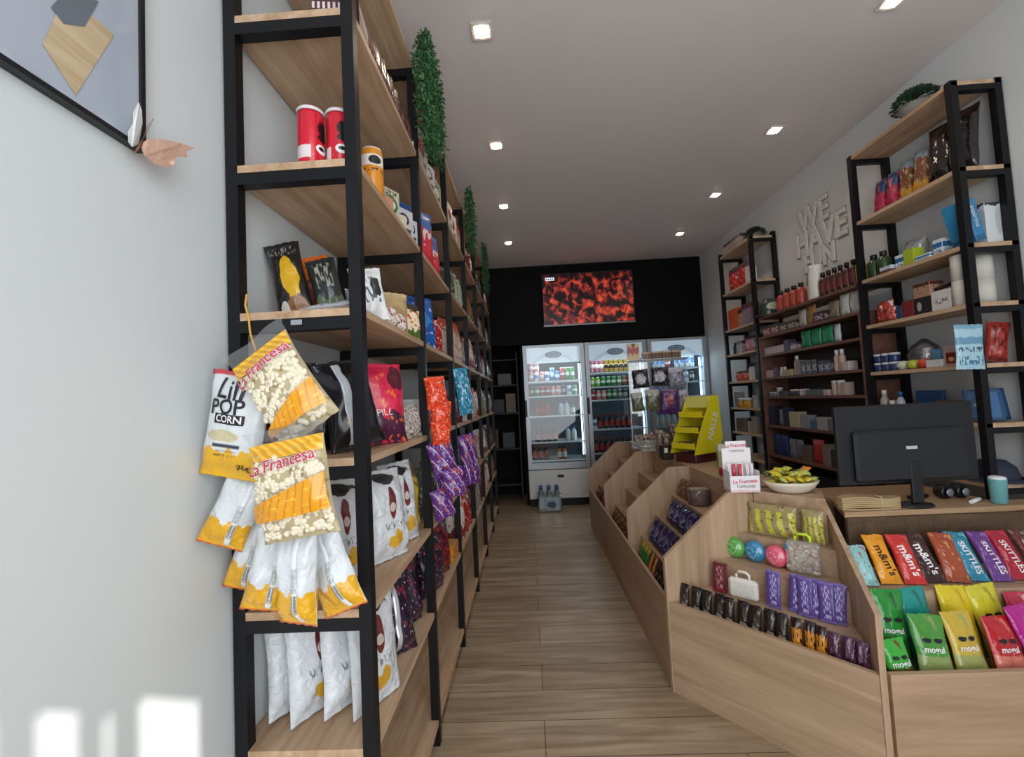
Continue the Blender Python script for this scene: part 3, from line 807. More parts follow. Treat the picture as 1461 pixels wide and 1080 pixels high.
# bays farther along
def fill(bay, lev, specs, where):
    y = POSTY[bay]+.085
    for j, (kind, m, w, h, d, X, word, n) in enumerate(specs):
        for q in range(n):
            Y = y+w*.45
            lb = f'{word} on board {ORD[lev]}, {where}' if n == 1 else f'{word} among its twins on board {ORD[lev]}, {where}'
            lb = lb.replace('board '+ORD[lev], ORD[lev]+' board')
            grp = f'{word} {where} {ORD[lev]}' if n > 1 else None
            rr = random.Random(bay*97+lev*13+j*5+q)
            if kind == 'b':
                o = B_('snack_bag', w, h, d, m, 90+(j+q+lev) % 3, .45)
                tilt(o, (X, Y, LZ[lev]), 62+rr.uniform(-8, 8), -5, rr.uniform(-3, 3), label=lb, cat='snack bag', group=grp)
            else:
                o = carton('carton', w, d, h, m); place(o, (X, Y, LZ[lev]), R(82+rr.uniform(-4, 4)), label=lb, cat='box', group=grp)
            y += w*(.92 if kind == 'b' else 1.08)
SB = 'rack bay behind the second post'; TB = 'rack bay behind the third post'; QB = 'rack bay behind the fourth post'; VB = 'rack bay behind the fifth post'; ZB = 'end rack bay by the coolers'
fill(1, 6, [('c', WRBX, .16, .20, .06, -.45, 'white box with a red picture', 1), ('c', SQBX, .14, .13, .06, -.45, 'grey carton', 1), ('c', GRNBX, .14, .12, .06, -.45, 'green oval carton', 1)], SB)
fill(1, 5, [('b', BLURED, .24, .28, .08, -.48, 'large blue and red bag', 1), ('b', BLURED, .20, .22, .07, -.46, 'smaller blue and red bag', 1)], SB)
fill(1, 4, [('b', BLUEB, .22, .24, .08, -.47, 'shiny blue bag', 1), ('b', REDB, .16, .17, .06, -.46, 'red bag', 1)], SB)
fill(1, 3, [('c', mat('white_card', 'dcdcdc', .5), .09, .15, .06, -.52, 'plain white box', 2), ('b', REDB, .14, .20, .06, -.46, 'red bag', 2)], SB)
fill(1, 2, [('b', DGRN, .15, .22, .06, -.47, 'dark green bag', 1), ('b', PURP, .16, .24, .07, -.46, 'purple striped bag', 2)], SB)
fill(1, 1, [('b', DPUR, .18, .24, .08, -.46, 'dark purple bag', 1), ('b', DRED, .19, .27, .08, -.46, 'dark red bag', 1)], SB)
o = carton('carton', .12, .10, .09, art('orange_box_print', 'd08a2c', ('spk', 7, .58, '6a3a1a'))); place(o, (-.436+.005, 2.19, LZ[1]), R(74), label='orange box on the board edge beside the dark red bag', cat='box')
o.location = (-.475, 2.36, LZ[1]+.0005); o.rotation_euler.z = R(86)
fill(2, 6, [('c', WRBX, .15, .17, .06, -.45, 'white and red carton', 2), ('c', PIGB, .14, .15, .06, -.45, 'pink printed carton', 1)], TB)
fill(2, 5, [('b', DGRN, .16, .19, .06, -.46, 'black and white pouch', 1), ('b', art('pale_green_print', 'a9b89a', ('spk', 7, .56, '4a6a4a'), ('spk', 14, .64, 'f0f0ea')), .17, .21, .06, -.46, 'pale green pouch', 2)], TB)
fill(2, 4, [('b', PIGB, .18, .26, .07, -.46, 'pink grain bag', 2), ('b', GREYB, .15, .20, .06, -.46, 'grey wafer bag', 1)], TB)
fill(2, 3, [('b', DRED, .15, .17, .06, -.47, 'dark red bag', 2), ('c', WRBX, .14, .17, .06, -.46, 'white and red box', 1)], TB)
fill(2, 2, [('b', DGRN, .16, .24, .07, -.47, 'dark green bag', 2), ('b', PURP, .15, .22, .06, -.46, 'purple striped bag', 1)], TB)
fill(2, 1, [('b', WORB, .17, .27, .08, -.46, 'white and orange bag', 1), ('b', REDB, .17, .25, .07, -.46, 'red bag', 2)], TB)
for bay, wh in ((3, QB), (4, VB), (5, ZB)):
    pool = [(DRED, 'dark red bag'), (GREYB, 'grey wafer bag'), (DGRN, 'dark green bag'), (PIGB, 'pink grain bag'), (WORB, 'white and orange bag'), (BRN, 'brown bag')]
    for lev in range(1, 7):
        a = pool[(bay*2+lev) % 6]; c = pool[(bay*3+lev*2+1) % 6]
        if a is c: c = pool[(bay*3+lev*2+2) % 6]
        fill(bay, lev, [('b', a[0], .17, .24 if lev < 5 else .2, .06, -.455, a[1], 2), ('b', c[0], .15, .21 if lev < 5 else .18, .06, -.455, c[1], 1)], wh)

AUTO = None
# strips of small bags hanging in the aisle from the posts
def hang(o, px, py, Y, h, roll=0, yaw=0, **k):
    c = atY(px, py, Y); e = Matrix.Rotation(R(yaw), 3, 'Z') @ Matrix.Rotation(R(roll), 3, 'Y')
    p = c-e @ Vector((0, 0, h/2))
    return tilt(o, p, yaw, 0, roll, **k)
for i, (px, py, w, h, m, roll, lb) in enumerate((
        (622, 560, .085, .125, ORNG, -6, 'orange and red snack bag, topmost on the second post'),
        (630, 590, .085, .10, ORNG, 3, 'orange and red snack bag, middle one on the second post'),
        (629, 617, .075, .09, ORNG, -4, 'orange and red snack bag, lowest orange one on the second post'),
        (632, 655, .105, .15, PURP, -14, 'purple striped snack bag, upper one hanging below the orange bags'),
        (648, 688, .085, .11, PURP, -8, 'purple and orange snack bag, middle one hanging below the orange bags'),
        (632, 718, .085, .12, PURP, -12, 'purple striped snack bag, lowest one hanging on the second post'))):
    hang(B_('snack_bag', w*1.08, h, .052, m, 120+i), px, py, 1.712-.008*i+(.03 if i % 2 else 0), h, roll, 40, label=lb, cat='snack bag', group='snack bags hanging on the second post')
for i, (px, py, w, h, m, lb) in enumerate(((661, 558, .09, .26, TEAL, 'teal snack bag hanging on the third post'), (669, 655, .10, .28, PURP, 'purple striped snack bag hanging on the third post'))):
    hang(B_('snack_bag', w*1.1, h, .062, m, 130+i), px, py, 2.40, h, -8, 46, label=lb, cat='snack bag')

# ------------------------------------------------ popcorn hanging on the rack end
INK = mat('print_black', '1c1d22', .4); PW = mat('print_white', 'efe9ea', .4); PRED = mat('print_crimson', 'c02a4c', .4)
LILI = art('lili_popcorn_print', 'dde1e3', ('band', -.2, .27, 'e9b11f', .22), ('band', .945, 1.2, 'c4414a', .05), ('ell', .42, .40, .30, .055, 'cdc29d', 1.2),
           ('rect', .28, .74, .285, .335, '2b2f3c'), ('rect', .34, .70, .25, .272, '3b4050'), ('txt', .3, .7, .20, .235, '6a5a2a', 26), ('txt', .66, .96, .10, .14, '4a3c10', 20), rough=.28)
LILIB = art('lili_popcorn_back_print', 'd8dde0', ('band', -.2, .36, 'e2a91c', .25), ('band', -.1, .025, 'c8502a', .02), rough=.28, crumple=.9)
def lili(w, h, d, seed, face=True):
    o = bag('popcorn_bag', w, h, d, LILI if face else LILIB, seed)
    sf = bag_surf(w, h, d, .05, 0, seed)
    if face:
        s = w/.15
        letter(o, 'Lili', .062*s, INK, sf, (-.005*s, h*.82), R(-4), .012)
        letter(o, 'POP', .046*s, INK, sf, (-.008*s, h*.66), R(3), .014)
        b = MB()
        for (x0, x1, z0, z1) in ((-.036*s, .036*s, h*.555-.011*s, h*.555+.011*s),):
            n = 6
            for i in range(n):
                xa = x0+(x1-x0)*i/n; xb = x0+(x1-x0)*(i+1)/n
                b.quadpts([(xa, sf(xa, z0)-.001, z0), (xb, sf(xb, z0)-.001, z0), (xb, sf(xb, z1)-.001, z1), (xa, sf(xa, z1)-.001, z1)])
        lb = b.build('label', INK, o)
        letter(lb, 'CORN', .022*s, PW, sf, (0, h*.555), 0, .02, eps=.0022)
        letter(o, '75g', .018*s, INK, sf, (.042*s, h*.12), 0, .01)
    else:
        sealstrip(o, w, h, d, seed, art('lili_seam_print', 'e6eaec', ('txt', -.1, 1.1, .35, .62, '16181e', 18), ('rect', .1, .9, .12, .34, '2b2f3c'), ('txt', .1, .9, .12, .34, 'd8dade', 30)), .64, .013)
    return o
hang(lili(.155, .245, .05, 1), 337, 606, .983, .245, 10, -6, label='white and yellow popcorn bag with black lettering, in the hanging bunch', cat='popcorn bag', group='popcorn bags hanging on the rack end')
for i, (px, py, Y, w, h, roll, yaw, lb) in enumerate((
        (337, 726, 1.002, .10, .175, 24, 20, 'rolled white and yellow popcorn bag below the lettered one, by the wall'),
        (361, 782, 1.058, .085, .20, 18, 10, 'narrow white and yellow popcorn bag beside the rolled one'),
        (388, 812, 1.0, .10, .185, 13, 14, 'white and yellow popcorn bag, first of the fan of three from the wall'),
        (426, 818, .944, .095, .215, 2, -12, 'white and yellow popcorn bag with red tip, middle of the fan of three'),
        (472, 812, 1.035, .115, .205, -22, -8, 'white and yellow popcorn bag, outer one of the fan over the board edge'))):
    hang(lili(w, h, .058, 3+i, False), px, py, Y, h, roll, yaw, label=lb, cat='popcorn bag', group='popcorn bags hanging on the rack end')
tilt(B_('snack_bag', .10, .16, .03, DRED, 140), atY(386, 668, 1.05), 10, 0, 12, label='dark red and black snack bag behind the hanging popcorn', cat='snack bag')

POPC = art('popcorn_with_shade', 'b3a27e', ('cell', 16, .22, 'd8ccb0'), ('spk', 10, .60, '8f7c58'), rough=.5)  # body under the puffs, shade between flakes put into its colour
YSTR = art('yellow_stripe_print', 'dc9c14', ('str', 8, .5, 'efbe3e', .25, -.1, 1.1), rough=.25)
YCOB = art('yellow_cob_print', 'e49a12', ('str', 9, .22, 'c27c08', -.12, -.1, 1.1), ('spk', 9, .60, 'f2b83a'), rough=.25)
PUFF = mat('popcorn_puff', 'e6dcc4', .7)
def puffs(parent, w, h, d, sf, z0, z1, n, seed):
    rr = random.Random(seed); b = MB()
    for _ in range(n):
        x = rr.uniform(-.43, .43)*w; z = rr.uniform(z0, z1)*h; r = rr.uniform(.0065, .0115)
        y = sf(x, z)+r*.45
        for q in range(3):
            ox, oz = rr.uniform(-.5, .5)*r, rr.uniform(-.5, .5)*r
            s0 = len(b.v); rr2 = r*rr.uniform(.55, .8)
            b.lathe([(.0001, -rr2), (rr2*.8, -rr2*.55), (rr2, .1*rr2), (rr2*.7, rr2*.7), (.0001, rr2)], 6, cap=False)
            b.xf(Matrix.Translation((x+ox, y, z+oz)), s0)
    o = b.build('popcorn', PUFF, parent); o['kind'] = 'stuff'
    return o
def clearbag(w, h, d, seed, cut):
    o = bag('popcorn_bag', w, h, d, POPC, seed); sf = bag_surf(w, h, d, .05, 0, seed)
    puffs(o, w, h, d, sf, .06, .82, 230, seed)
    def patch(name, m, poly, n=10, eps=.0045):
        """a printed area on the film, poly = (v of lower edge at u=0,1 ; v of upper edge at u=0,1)"""
        b = MB(); a0, a1, c0, c1 = poly
        for j in range(n+1):
            for i in range(n+1):
                u = i/n; v = (a0+(a1-a0)*u)*(1-j/n)+(c0+(c1-c0)*u)*j/n
                b.v.append(((u-.5)*w*.97, sf((u-.5)*w*.97, v*h)-eps, v*h))
        for j in range(n):
            for i in range(n):
                q = j*(n+1)+i
                b.face([q, q+1, q+n+2, q+n+1], [(i/n, j/n), ((i+1)/n, j/n), ((i+1)/n, (j+1)/n), (i/n, (j+1)/n)], True)
        return b.build(name, m, o)
    patch('header_print', YSTR, (.84, .84, 1.0, 1.0), eps=.002)
    patch('cob_print', YCOB, cut, eps=.014)
    letter(o, 'La Francesa', .034, PW, sf, (0, h*.79), R(6), .035, .88, eps=.0125)
    letter(o, 'La Francesa', .034, PRED, sf, (0, h*.79), R(6), .010, .88, eps=.0132)
    b = MB()      # the clear film standing above the seal
    n = 10
    for j in range(5):
        for i in range(n+1):
            u = i/n; b.v.append(((u-.5)*w*(1+.12*j/4), .006*math.sin(u*9+j), h*(1+.035*j)))
    for j in range(4):
        for i in range(n):
            q = j*(n+1)+i; b.face([q, q+1, q+n+2, q+n+1], None, True)
    b.build('film_flap', CLEAR, o)
    return o
hang(clearbag(.150, .215, .055, 8, (.14, .12, .20, .42)), 407, 556, .922, .215, -33, -4, label='clear popcorn bag with yellow bands hanging tilted at the top of the bunch', cat='popcorn bag', group='clear popcorn bags')
hang(clearbag(.165, .200, .05, 9, (.24, .26, .40, .62)), 420, 697, .878, .200, -9, -4, label='clear popcorn bag with a yellow band hanging lower, above the fan of white bags', cat='popcorn bag', group='clear popcorn bags')
b = MB(); pts = [atY(x, y, 1.06) for x, y in ((352, 420), (350, 435), (355, 455), (357, 475), (362, 492), (366, 502))]
b.tube(pts, .0028, 5); o = b.build('tie_string', mat('yellow_ribbon', 'd9a43a', .5)); tag(o, 'yellow ribbon tying the popcorn bunch to the rack end', 'ribbon')
o = carton('price_label', .03, .003, .014, mat('grey_label', '9aa0a6', .4)); place(o, (-.585, 1.0905, 1.571), 0, label='small grey price label on the rack end, fifth board', cat='label')

# artificial greenery hanging over the rack front
LEAFM = art('leaf_green', '2f5a34', ('spk', 2.2, .5, '4f8146'), rough=.5, coat=0)
def garland(name, n, box, seed, label, m=LEAFM, size=.02):
    rr = random.Random(seed); b = MB(); (x0, x1), (y0, y1), (z0, z1) = box
    for _ in range(n):
        t = rr.random(); z = z0+(z1-z0)*t; sw = .45+.55*math.sin(math.pi*min(1, t*.85+.12))
        y = (y0+y1)/2+(y1-y0)/2*rr.uniform(-1, 1)*sw; x = (x0+x1)/2+(x1-x0)/2*rr.uniform(-1, 1)*sw
        s = size*rr.uniform(.6, 1.2); M = Matrix.Translation((x, y, z)) @ Matrix.Rotation(rr.uniform(0, 6.28), 4, 'Z') @ Matrix.Rotation(rr.uniform(-.6, 1.3), 4, 'X')
        s0 = len(b.v); uv = [(rr.random(), rr.random())]*4
        b.quadpts([(0, 0, 0), (s*.32, s*.5, s*.12), (0, s*1.25, -s*.1), (-s*.32, s*.5, s*.12)], uv); b.xf(M, s0)
    o = b.build(name, m); tag(o, label, 'greenery'); return o
garland('hanging_foliage', 3000, ((-.395, -.325), (1.66, 2.02), (2.44, 2.93)), 3, 'bushy green artificial foliage hanging on the rack top beside the second post')
garland('hanging_foliage', 1500, ((-.39, -.33), (3.02, 3.32), (2.46, 2.93)), 4, 'green artificial foliage hanging on the rack top at the fourth post')
garland('hanging_foliage', 1200, ((-.39, -.33), (4.15, 4.50), (2.44, 2.93)), 5, 'dark artificial foliage hanging on the rack top near the coolers')

# ================================================================ candy counter
P3 = Vector((.585, 2.06)); P4 = Vector((1.10, 1.49)); PL = (P4-P3).length
E_ = (P4-P3).normalized(); N_ = Vector((-E_.y, E_.x))
def EN(e, n, z=0): q = P3+E_*e+N_*n; return Vector((q.x, q.y, z))
EA = lambda n: .558*n
EB = lambda n: PL-.519*n
CANG = math.atan2(E_.y, E_.x)
def ngonslab(b, pts, z0, z1):
    s0 = len(b.v); n = len(pts)
    b.v += [(p[0], p[1], z0) for p in pts]+[(p[0], p[1], z1) for p in pts]
    b.face([s0+i for i in reversed(range(n))]); b.face([s0+n+i for i in range(n)], [(p[0]*2, p[1]*2) for p in pts])
    for i in range(n): b.face([s0+i, s0+(i+1) % n, s0+n+(i+1) % n, s0+n+i])
PANEL = wood('counter_oak', 'a3866b', 'c4a68a', 0, .8)
PANELY = wood('counter_oak_side', 'a3866b', 'c4a68a', 1, .8)
PANELZ = wood('counter_oak_upright', 'a3866b', 'c4a68a', 2, .8)
def divider(name, p, d, L, parent, top=.86, front=.595, ext=0, t=.018, m=PANELZ, zl=.0):
    """upright board: low at its front edge, then sloping up to the worktop"""
    poly = [(0, zl), (L+ext, zl), (L+ext, top), (L, top), (0, front)]
    b = MB(); b.prism(poly, -t/2, t/2, 'y'); M = Matrix.Translation((p[0], p[1], 0)) @ Matrix.Rotation(math.atan2(d[1], d[0]), 4, 'Z')
    b.xf(M); return b.build(name, m, parent)
# corner unit
cu = empty('corner_candy_counter'); tag(cu, 'oak corner candy counter with stepped tiers and a slanted front panel', 'candy counter')
o = MB(); ngonslab(o, [(0, 0), (PL, 0), (PL-.010, .018), (.010, .018)], 0, .40); o.build('front_panel', PANEL, cu, (P3.x, P3.y, 0), (0, 0, CANG))
dA = EN(EA(1), 1)-EN(0, 0); dB = EN(EB(1), 1)-EN(PL, 0)
divider('divider', (.585, 2.06), dA, .353, cu, ext=.13); divider('divider', (1.10, 1.49), dB, .632, cu, ext=.12)
TIERS = ((.018, .106, .31), (.106, .218, .445), (.218, .335, .56), (.335, .42, .67))
for n0, n1, z in TIERS:
    b = MB(); g = .011
    ngonslab(b, [EN(EA(n0)+g, n0), EN(EB(n0)-g, n0), EN(EB(n1)-g, n1), EN(EA(n1)+g, n1)], .02, z); b.build('step', PANEL, cu)
b = MB(); q0 = EN(EA(.42)+.012, .42); q1 = EN(EB(.42)-.012, .42)
ngonslab(b, [q0, q1, (1.338, 2.10), (1.345, 2.20), (1.075, 2.21)], .02, .858); b.build('platform', PANEL, cu)
# front unit
fu = empty('low_candy_counter'); tag(fu, 'oak front candy counter with two tiers below the monitor', 'candy counter')
b = MB(); b.box((1.123, 1.49, 0), (2.26, 1.508, .405)); b.build('front_panel', PANEL, fu)
b = MB(); ngonslab(b, [(1.125, 1.508), (2.26, 1.508), (2.26, 1.69), (1.206, 1.69)], .02, .33); b.build('step', PANEL, fu)
b = MB(); ngonslab(b, [(1.208, 1.6902), (2.26, 1.6902), (2.26, 1.915), (1.308, 1.915)], .02, .575); b.build('step', PANEL, fu)
b = MB(); b.box((1.322, 1.915, .02), (2.26, 1.93, .779)); b.build('back_panel', art('slatted_dark_wood', '5a4632', ('str', 16, .06, '2c2118', 0, -.1, 1.1), ('spk', 3, .6, '6b543c'), rough=.6, coat=0), fu)
wt = empty('worktop'); tag(wt, 'oak worktop carrying the monitor behind the candy tiers', 'worktop')
b = MB(); ngonslab(b, [(1.325, 1.932), (2.03, 1.932), (2.03, 2.40), (1.43, 2.40), (1.43, 2.17)], .780, .802); b.build('board', OAKX, wt)
b = MB(); b.box((1.435, 2.19, 0), (1.455, 2.38, .779)); b.build('side_panel', PANELZ, wt); b = MB(); b.box((2.0, 1.95, 0), (2.02, 2.38, .779)); b.build('side_panel', PANELZ, wt)
b = MB(); b.box((2.031, 1.932, .780), (2.28, 2.03, .802), .002); b.build('return_board', OAKX, wt)
# aisle units
DIV = [2.914, 3.765, 4.617]
YA = 2.085
for i, (y0, y1) in enumerate(((YA, DIV[0]), (DIV[0], DIV[1]), (DIV[1], DIV[2]))):
    u = empty('aisle_candy_counter')
    tag(u, ('oak aisle candy counter next to the corner unit, purple packs inside', 'middle oak aisle candy counter holding brown and red packs', 'oak aisle candy counter at the cooler end of the row')[i], 'candy counter', )
    b = MB(); b.box((.59, y0+(.011 if i else -.005), 0), (.606, y1+.009, .40)); b.build('front_panel', PANELY, u)
    divider('divider', (.607, y1), (1, 0), .29, u, ext=.40, top=.862)
    for x0, x1, z in ((.607, .69, .31), (.69, .79, .43), (.79, .90, .56), (.90, 1.03, .69)):
        ys = y0+.0095
        if i == 0: ys = 2.06+.385*(min(x1, .94)-.585)+.02
        b = MB(); b.box((x0, ys, .02), (x1, y1-.0095, z)); b.build('step', PANELY, u)
    ys = y0+.0095 if i else 2.24
    b = MB(); b.box((1.03, ys, .02), (1.045, y1-.0095, .862)); b.build('back_panel', PANELY, u)
    b = MB(); b.box((1.0455, ys, .842), (1.30, y1-.0095, .862)); b.build('top_board', PANELY, u)

# ------------------------------------------------ things on the corner tiers
AUTO = None
def lift(o, z):
    vs, _ = solid(o, Matrix.LocRotScale(o.location, o.rotation_euler, o.scale)); o.location.z += z-min(v[2] for v in vs)+.0006
    return o
def corner(o, px, py, tier, dn=0, rz=0, rx=0, ry=0, **k):
    z = TIERS[tier][2]; p = atZ(px, py, z)
    q = Vector((p.x, p.y))-P3; e, n = q.dot(E_), q.dot(N_)
    n0, n1 = TIERS[tier][:2]; n = min(max(n, n0+.02), n1-.018)+dn
    e = min(max(e, EA(n)+.02), EB(n)-.02)
    w = EN(e, n, z+.001)
    return lift(tilt(o, w, math.degrees(CANG)+rz, rx, ry, **k), z)
DKP = art('black_choc_print', '241c1a', ('ell', .5, .30, .46, .24, '9a8a76', 1.4), ('spk', 8, .62, '5a4a40'), ('txt', .1, .9, .18, .42, '6a3a20', 10), rough=.25)
ORP = art('orange_tiger_print', 'c98024', ('spk', 5, .54, '1e1612'), ('band', .78, 1.1, '2a1a14', .3), rough=.25)
PUP = art('violet_pack_print', '4c2a44', ('spk', 5, .58, '7a4a6a'), ('ell', .5, .4, .3, .2, '2a1426', 1.), ('spk', 14, .68, 'd8c8d4'), rough=.18)
def trough(n0, e0, e1, cnt, m, w, h, what, grp, seed):
    for i in range(cnt):
        e = e0+(e1-e0)*(i+.5)/cnt; p = EN(e, .039+.006*(i % 2), TIERS[0][2])
        o = B_('candy_pack', w, h, .026, m, seed+i % 3)
        tilt(o, p, math.degrees(CANG)+(-3, 2, 0)[i % 3], -8, (-2, 1, 0, 2)[i % 4], label=f'{ORD[i]} {what}, counted from the aisle side', cat='candy pack', group=grp); lift(o, TIERS[0][2])
trough(0, .040, .487, 9, DKP, .047, .165, 'black chocolate pack in the corner counter\'s front trough', 'black chocolate packs in the trough', 150)
trough(0, .492, .606, 3, ORP, .036, .165, 'black and orange pack in the corner counter\'s front trough', 'orange packs in the trough', 154)
trough(0, .610, .726, 3, PUP, .038, .155, 'shiny violet pack in the corner counter\'s front trough', 'violet packs in the trough', 157)
# tier one
MARO = art('maroon_box_print', '6a1c2c', ('txt', .25, .8, .1, .9, 'b98a80', 9), ('band', .0, .1, '8a2a3c', 0), rough=.4)
o = carton('candy_box', .056, .020, .125, MARO); corner(o, 1025, 847, 1, .02, 4, -8, 0, label='narrow maroon candy box on the lowest tier by the slanted divider', cat='candy box')
def case(w, d, h, bodym, handm, fill_m):
    o = empty('candy_case')
    b = MB(); b.box((-w/2, -d/2, 0), (w/2, d/2, h), .012); b.build('case_shell', bodym, o)
    b = MB(); hp = [(-w*.22, 0, h-.004), (-w*.22, 0, h+.018), (-w*.13, 0, h+.028), (w*.13, 0, h+.028), (w*.22, 0, h+.018), (w*.22, 0, h-.004)]; b.tube(hp, .0062, 6); b.build('handle', handm, o)
    if fill_m:
        rr = random.Random(5); b = MB()
        for _ in range(130):
            s0 = len(b.v); x, y, z = rr.uniform(-.42, .42)*w, rr.uniform(-.40, .40)*d, rr.uniform(.06, .86)*h
            b.cur = rr.randrange(len(fill_m)); b.box((-.008, -.006, -.006), (.008, .006, .006), .003)
            b.xf(Matrix.Translation((x, y, z)) @ Matrix.Rotation(rr.uniform(0, 3), 4, 'X') @ Matrix.Rotation(rr.uniform(0, 3), 4, 'Z'), s0)
        c = b.build('sweets', fill_m, o); c['kind'] = 'stuff'
    return o
o = case(.118, .036, .085, art('white_sweet_case_print', 'e4dfd6', ('str', 7, .12, 'c6bfb2', .1, .02, .98), ('cell', 6, .3, 'f2efe8'), rough=.25), mat('white_handle', 'e6e2d6', .4), None)
corner(o, 1057, 858, 1, .03, 6, 0, 0, label='white suitcase shaped candy case on the lowest tier', cat='candy case')
PBAR = art('violet_bar_print', '5b4690', ('txt', .3, .75, .08, .92, 'c3b8e0', 12), ('band', .0, .07, '7b68b0', 0), ('band', .93, 1.1, '7b68b0', 0), rough=.25)
for i, px in enumerate((1104, 1135, 1150, 1164, 1182, 1194)):
    o = B_('candy_bar', .056, .145, .012, PBAR, 160+i % 2)
    corner(o, px, 868+(px-1104)*.28, 1, .0+.014*(i % 2), (2, 4, -3, 5, 0, 6)[i], -9, (0, 3, -2, 2, -3, 3)[i], label=('violet candy bar standing alone beside the white case', 'violet candy bar, first of the overlapping row on the lowest tier', 'violet candy bar, second of the overlapping row on the lowest tier', 'violet candy bar, third of the overlapping row on the lowest tier', 'violet candy bar, fourth of the overlapping row on the lowest tier', 'violet candy bar at the wide end of the overlapping row')[i], cat='candy bar', group='violet candy bars')
# tier two: round tins and a clear case
for i, (px, py, c, ring, word) in enumerate(((1046, 797, '5aa84a', 'bfe0b0', 'green'), (1075, 803, '2f86b4', 'a8d4ea', 'blue'), (1106, 811, 'e8607c', 'f6b8c4', 'pink'))):
    o = empty('round_tin'); r = .047
    b = MB(); b.lathe([(.0001, -.024)]+[(r*math.cos(t), .024*math.sin(t)) for t in (-1.2, -.9, -.6, -.3, 0, .3, .6, .9, 1.2)]+[(.0001, .024)], 24, cap=False)
    b.xf(Matrix.Translation((0, 0, r)) @ Matrix.Rotation(R(90), 4, 'X')); b.build('shell', mat('tin_'+word, c, .25, coat=.5), o)
    b = MB(); b.lathe([(r*.75, 0), (r*.60, .0065), (r*.4, .0095), (.0001, .0112)], 24, cap=False)
    b.xf(Matrix.Translation((0, -.0152, r)) @ Matrix.Rotation(R(90), 4, 'X')); b.build('face_print', art('tin_face_'+word, c, ('spk', 7, .55, ring), coat=.5, rough=.2), o)
    corner(o, px, py, 2, .016, -3, -6, 0, label=f'{word} round candy tin standing on the middle tier', cat='candy tin')
GUMS = [mat('gum_a', 'e8c4b8', .4), mat('gum_b', 'ddd2b0', .4), mat('gum_c', 'cfa09c', .4), mat('gum_d', 'efe6da', .4)]
o = case(.125, .045, .135, glassy('case_clear', 'f4f4f0', .05, .06, .22), mat('lime_handle', 'cdea2a', .35, coat=.4), GUMS)
corner(o, 1145, 822, 2, .028, 6, -2, 0, label='clear suitcase of sweets with a lime handle on the middle tier', cat='candy case')
# tier three: bag of yellow candy
YST = art('yellow_candy_bag_print', 'a39468', ('str', 4.2, .5, 'd0cc4a', .12, .06, .82), ('spk', 10, .62, '6a5a34'), rough=.15)
for i, (e, w, lb) in enumerate(((.335, .205, 'clear bag of yellow banana sweets on the top tier'), (.495, .085, 'smaller clear bag of yellow sweets at the end of the top tier'))):
    o = B_('sweet_bag', w, .14, .04, YST, 170+i, .5); tilt(o, EN(e, .372, .6715), math.degrees(CANG), -4, 0, label=lb, cat='sweet bag'); lift(o, .67)

# ------------------------------------------------ platform: display box and bowl
PINKT = mat('print_pink', 'd05a78', .5)
BXW = art('white_sticks_box_print', 'f2eef0', ('band', .0, .16, 'e8c8cc', .35), ('spk', 3, .62, 'f6e2e2'), rough=.5)
db = empty('display_box', (1.012, 2.165, .859), R(-4)); tag(db, 'white cardboard display box of wrapped sticks on the corner counter platform', 'display box')
b = MB(); w, d = .135, .085
b.box((-w/2, -d/2, 0), (w/2, -d/2+.002, .078)); b.box((-w/2, -d/2, 0), (w/2, d/2, .002)); b.box((-w/2, -d/2, .0), (-w/2+.002, d/2, .10)); b.box((w/2-.002, -d/2, 0), (w/2, d/2, .10))
b.build('tray', BXW, db)
b = MB(); b.prism([(-w/2, .0), (w/2, 0), (w/2, .20), (w*.36, .20), (w*.36, .235), (-w*.36, .235), (-w*.36, .20), (-w/2, .20)], d/2-.003, d/2); hd = b.build('header_card', BXW, db)
letter(db, 'La Francesa', .026, PINKT, None, (0, .052), R(3), .02, .9, eps=d/2+.0015); letter(db, 'TURRONES', .017, mat('print_grey', '77727a', .5), None, (.003, .028), 0, .01, eps=d/2+.0015)
letter(hd, 'La Francesa', .024, PINKT, None, (0, .213), R(2), .02, .9, eps=-d/2+.0045, name='lettering'); letter(hd, 'TURRONES', .014, mat('print_grey', '77727a'), None, (.003, .186), 0, .01, eps=-d/2+.0045)
STK = art('stick_wrap_print', 'e6e0e2', ('str', 2, .3, 'b8a8ac', .3, 0, 1), rough=.2); STR = art('stick_red_print', 'c82a44', ('band', -.1, .45, 'e8dada', .2), rough=.2)
for i in range(6):
    o = B_('wrapped_stick', .018, .125, .012, STR if i in (0, 1, 2) and i else STK, 175, .5)
    p = db.matrix_basis @ Vector((-.049+.0196*i, -.016+.010*(i % 2), .004)); tilt(o, (p.x, p.y, .8625), -6+(i % 3-1)*5, -6, (i % 3-1)*3, label=f'{ORD[i]} wrapped stick from the aisle side in the white display box', cat='candy stick', group='sticks in the display box')
o = MB(); bz = [(.001, .004), (.45, 0), (.62, .006), (.80, .022), (.93, .040), (1.0, .054), (.97, .055), (.88, .040), (.72, .022), (.5, .012), (.001, .010)]
o.lathe([(r*.105, z) for r, z in bz], 28, cap=False, ru=1.15, rv=.85)
o = o.build('bowl', mat('cream_bowl', 'e2d6c2', .4, coat=.3)); BC = Vector((1.205, 2.095, .859)); o.location = BC; tag(o, 'shallow cream bowl of yellow sweets on the corner counter', 'bowl')
CW = [art('yellow_wrap', 'd6c23a', ('spk', 4, .58, '2c3a1c'), rough=.2), art('lime_wrap', 'aab84a', ('spk', 4, .55, 'e8e8d0'), rough=.2), art('dark_wrap', '3a4020', ('spk', 5, .58, 'c8c83a'), rough=.2), art('orange_wrap', 'e08a2a', ('spk', 4, .62, 'f0d060'), rough=.2)]
rr = random.Random(12)
bvs = [BVHTree.FromPolygons(*solid(bpy.data.objects['bowl'], Matrix.Translation(BC)))]
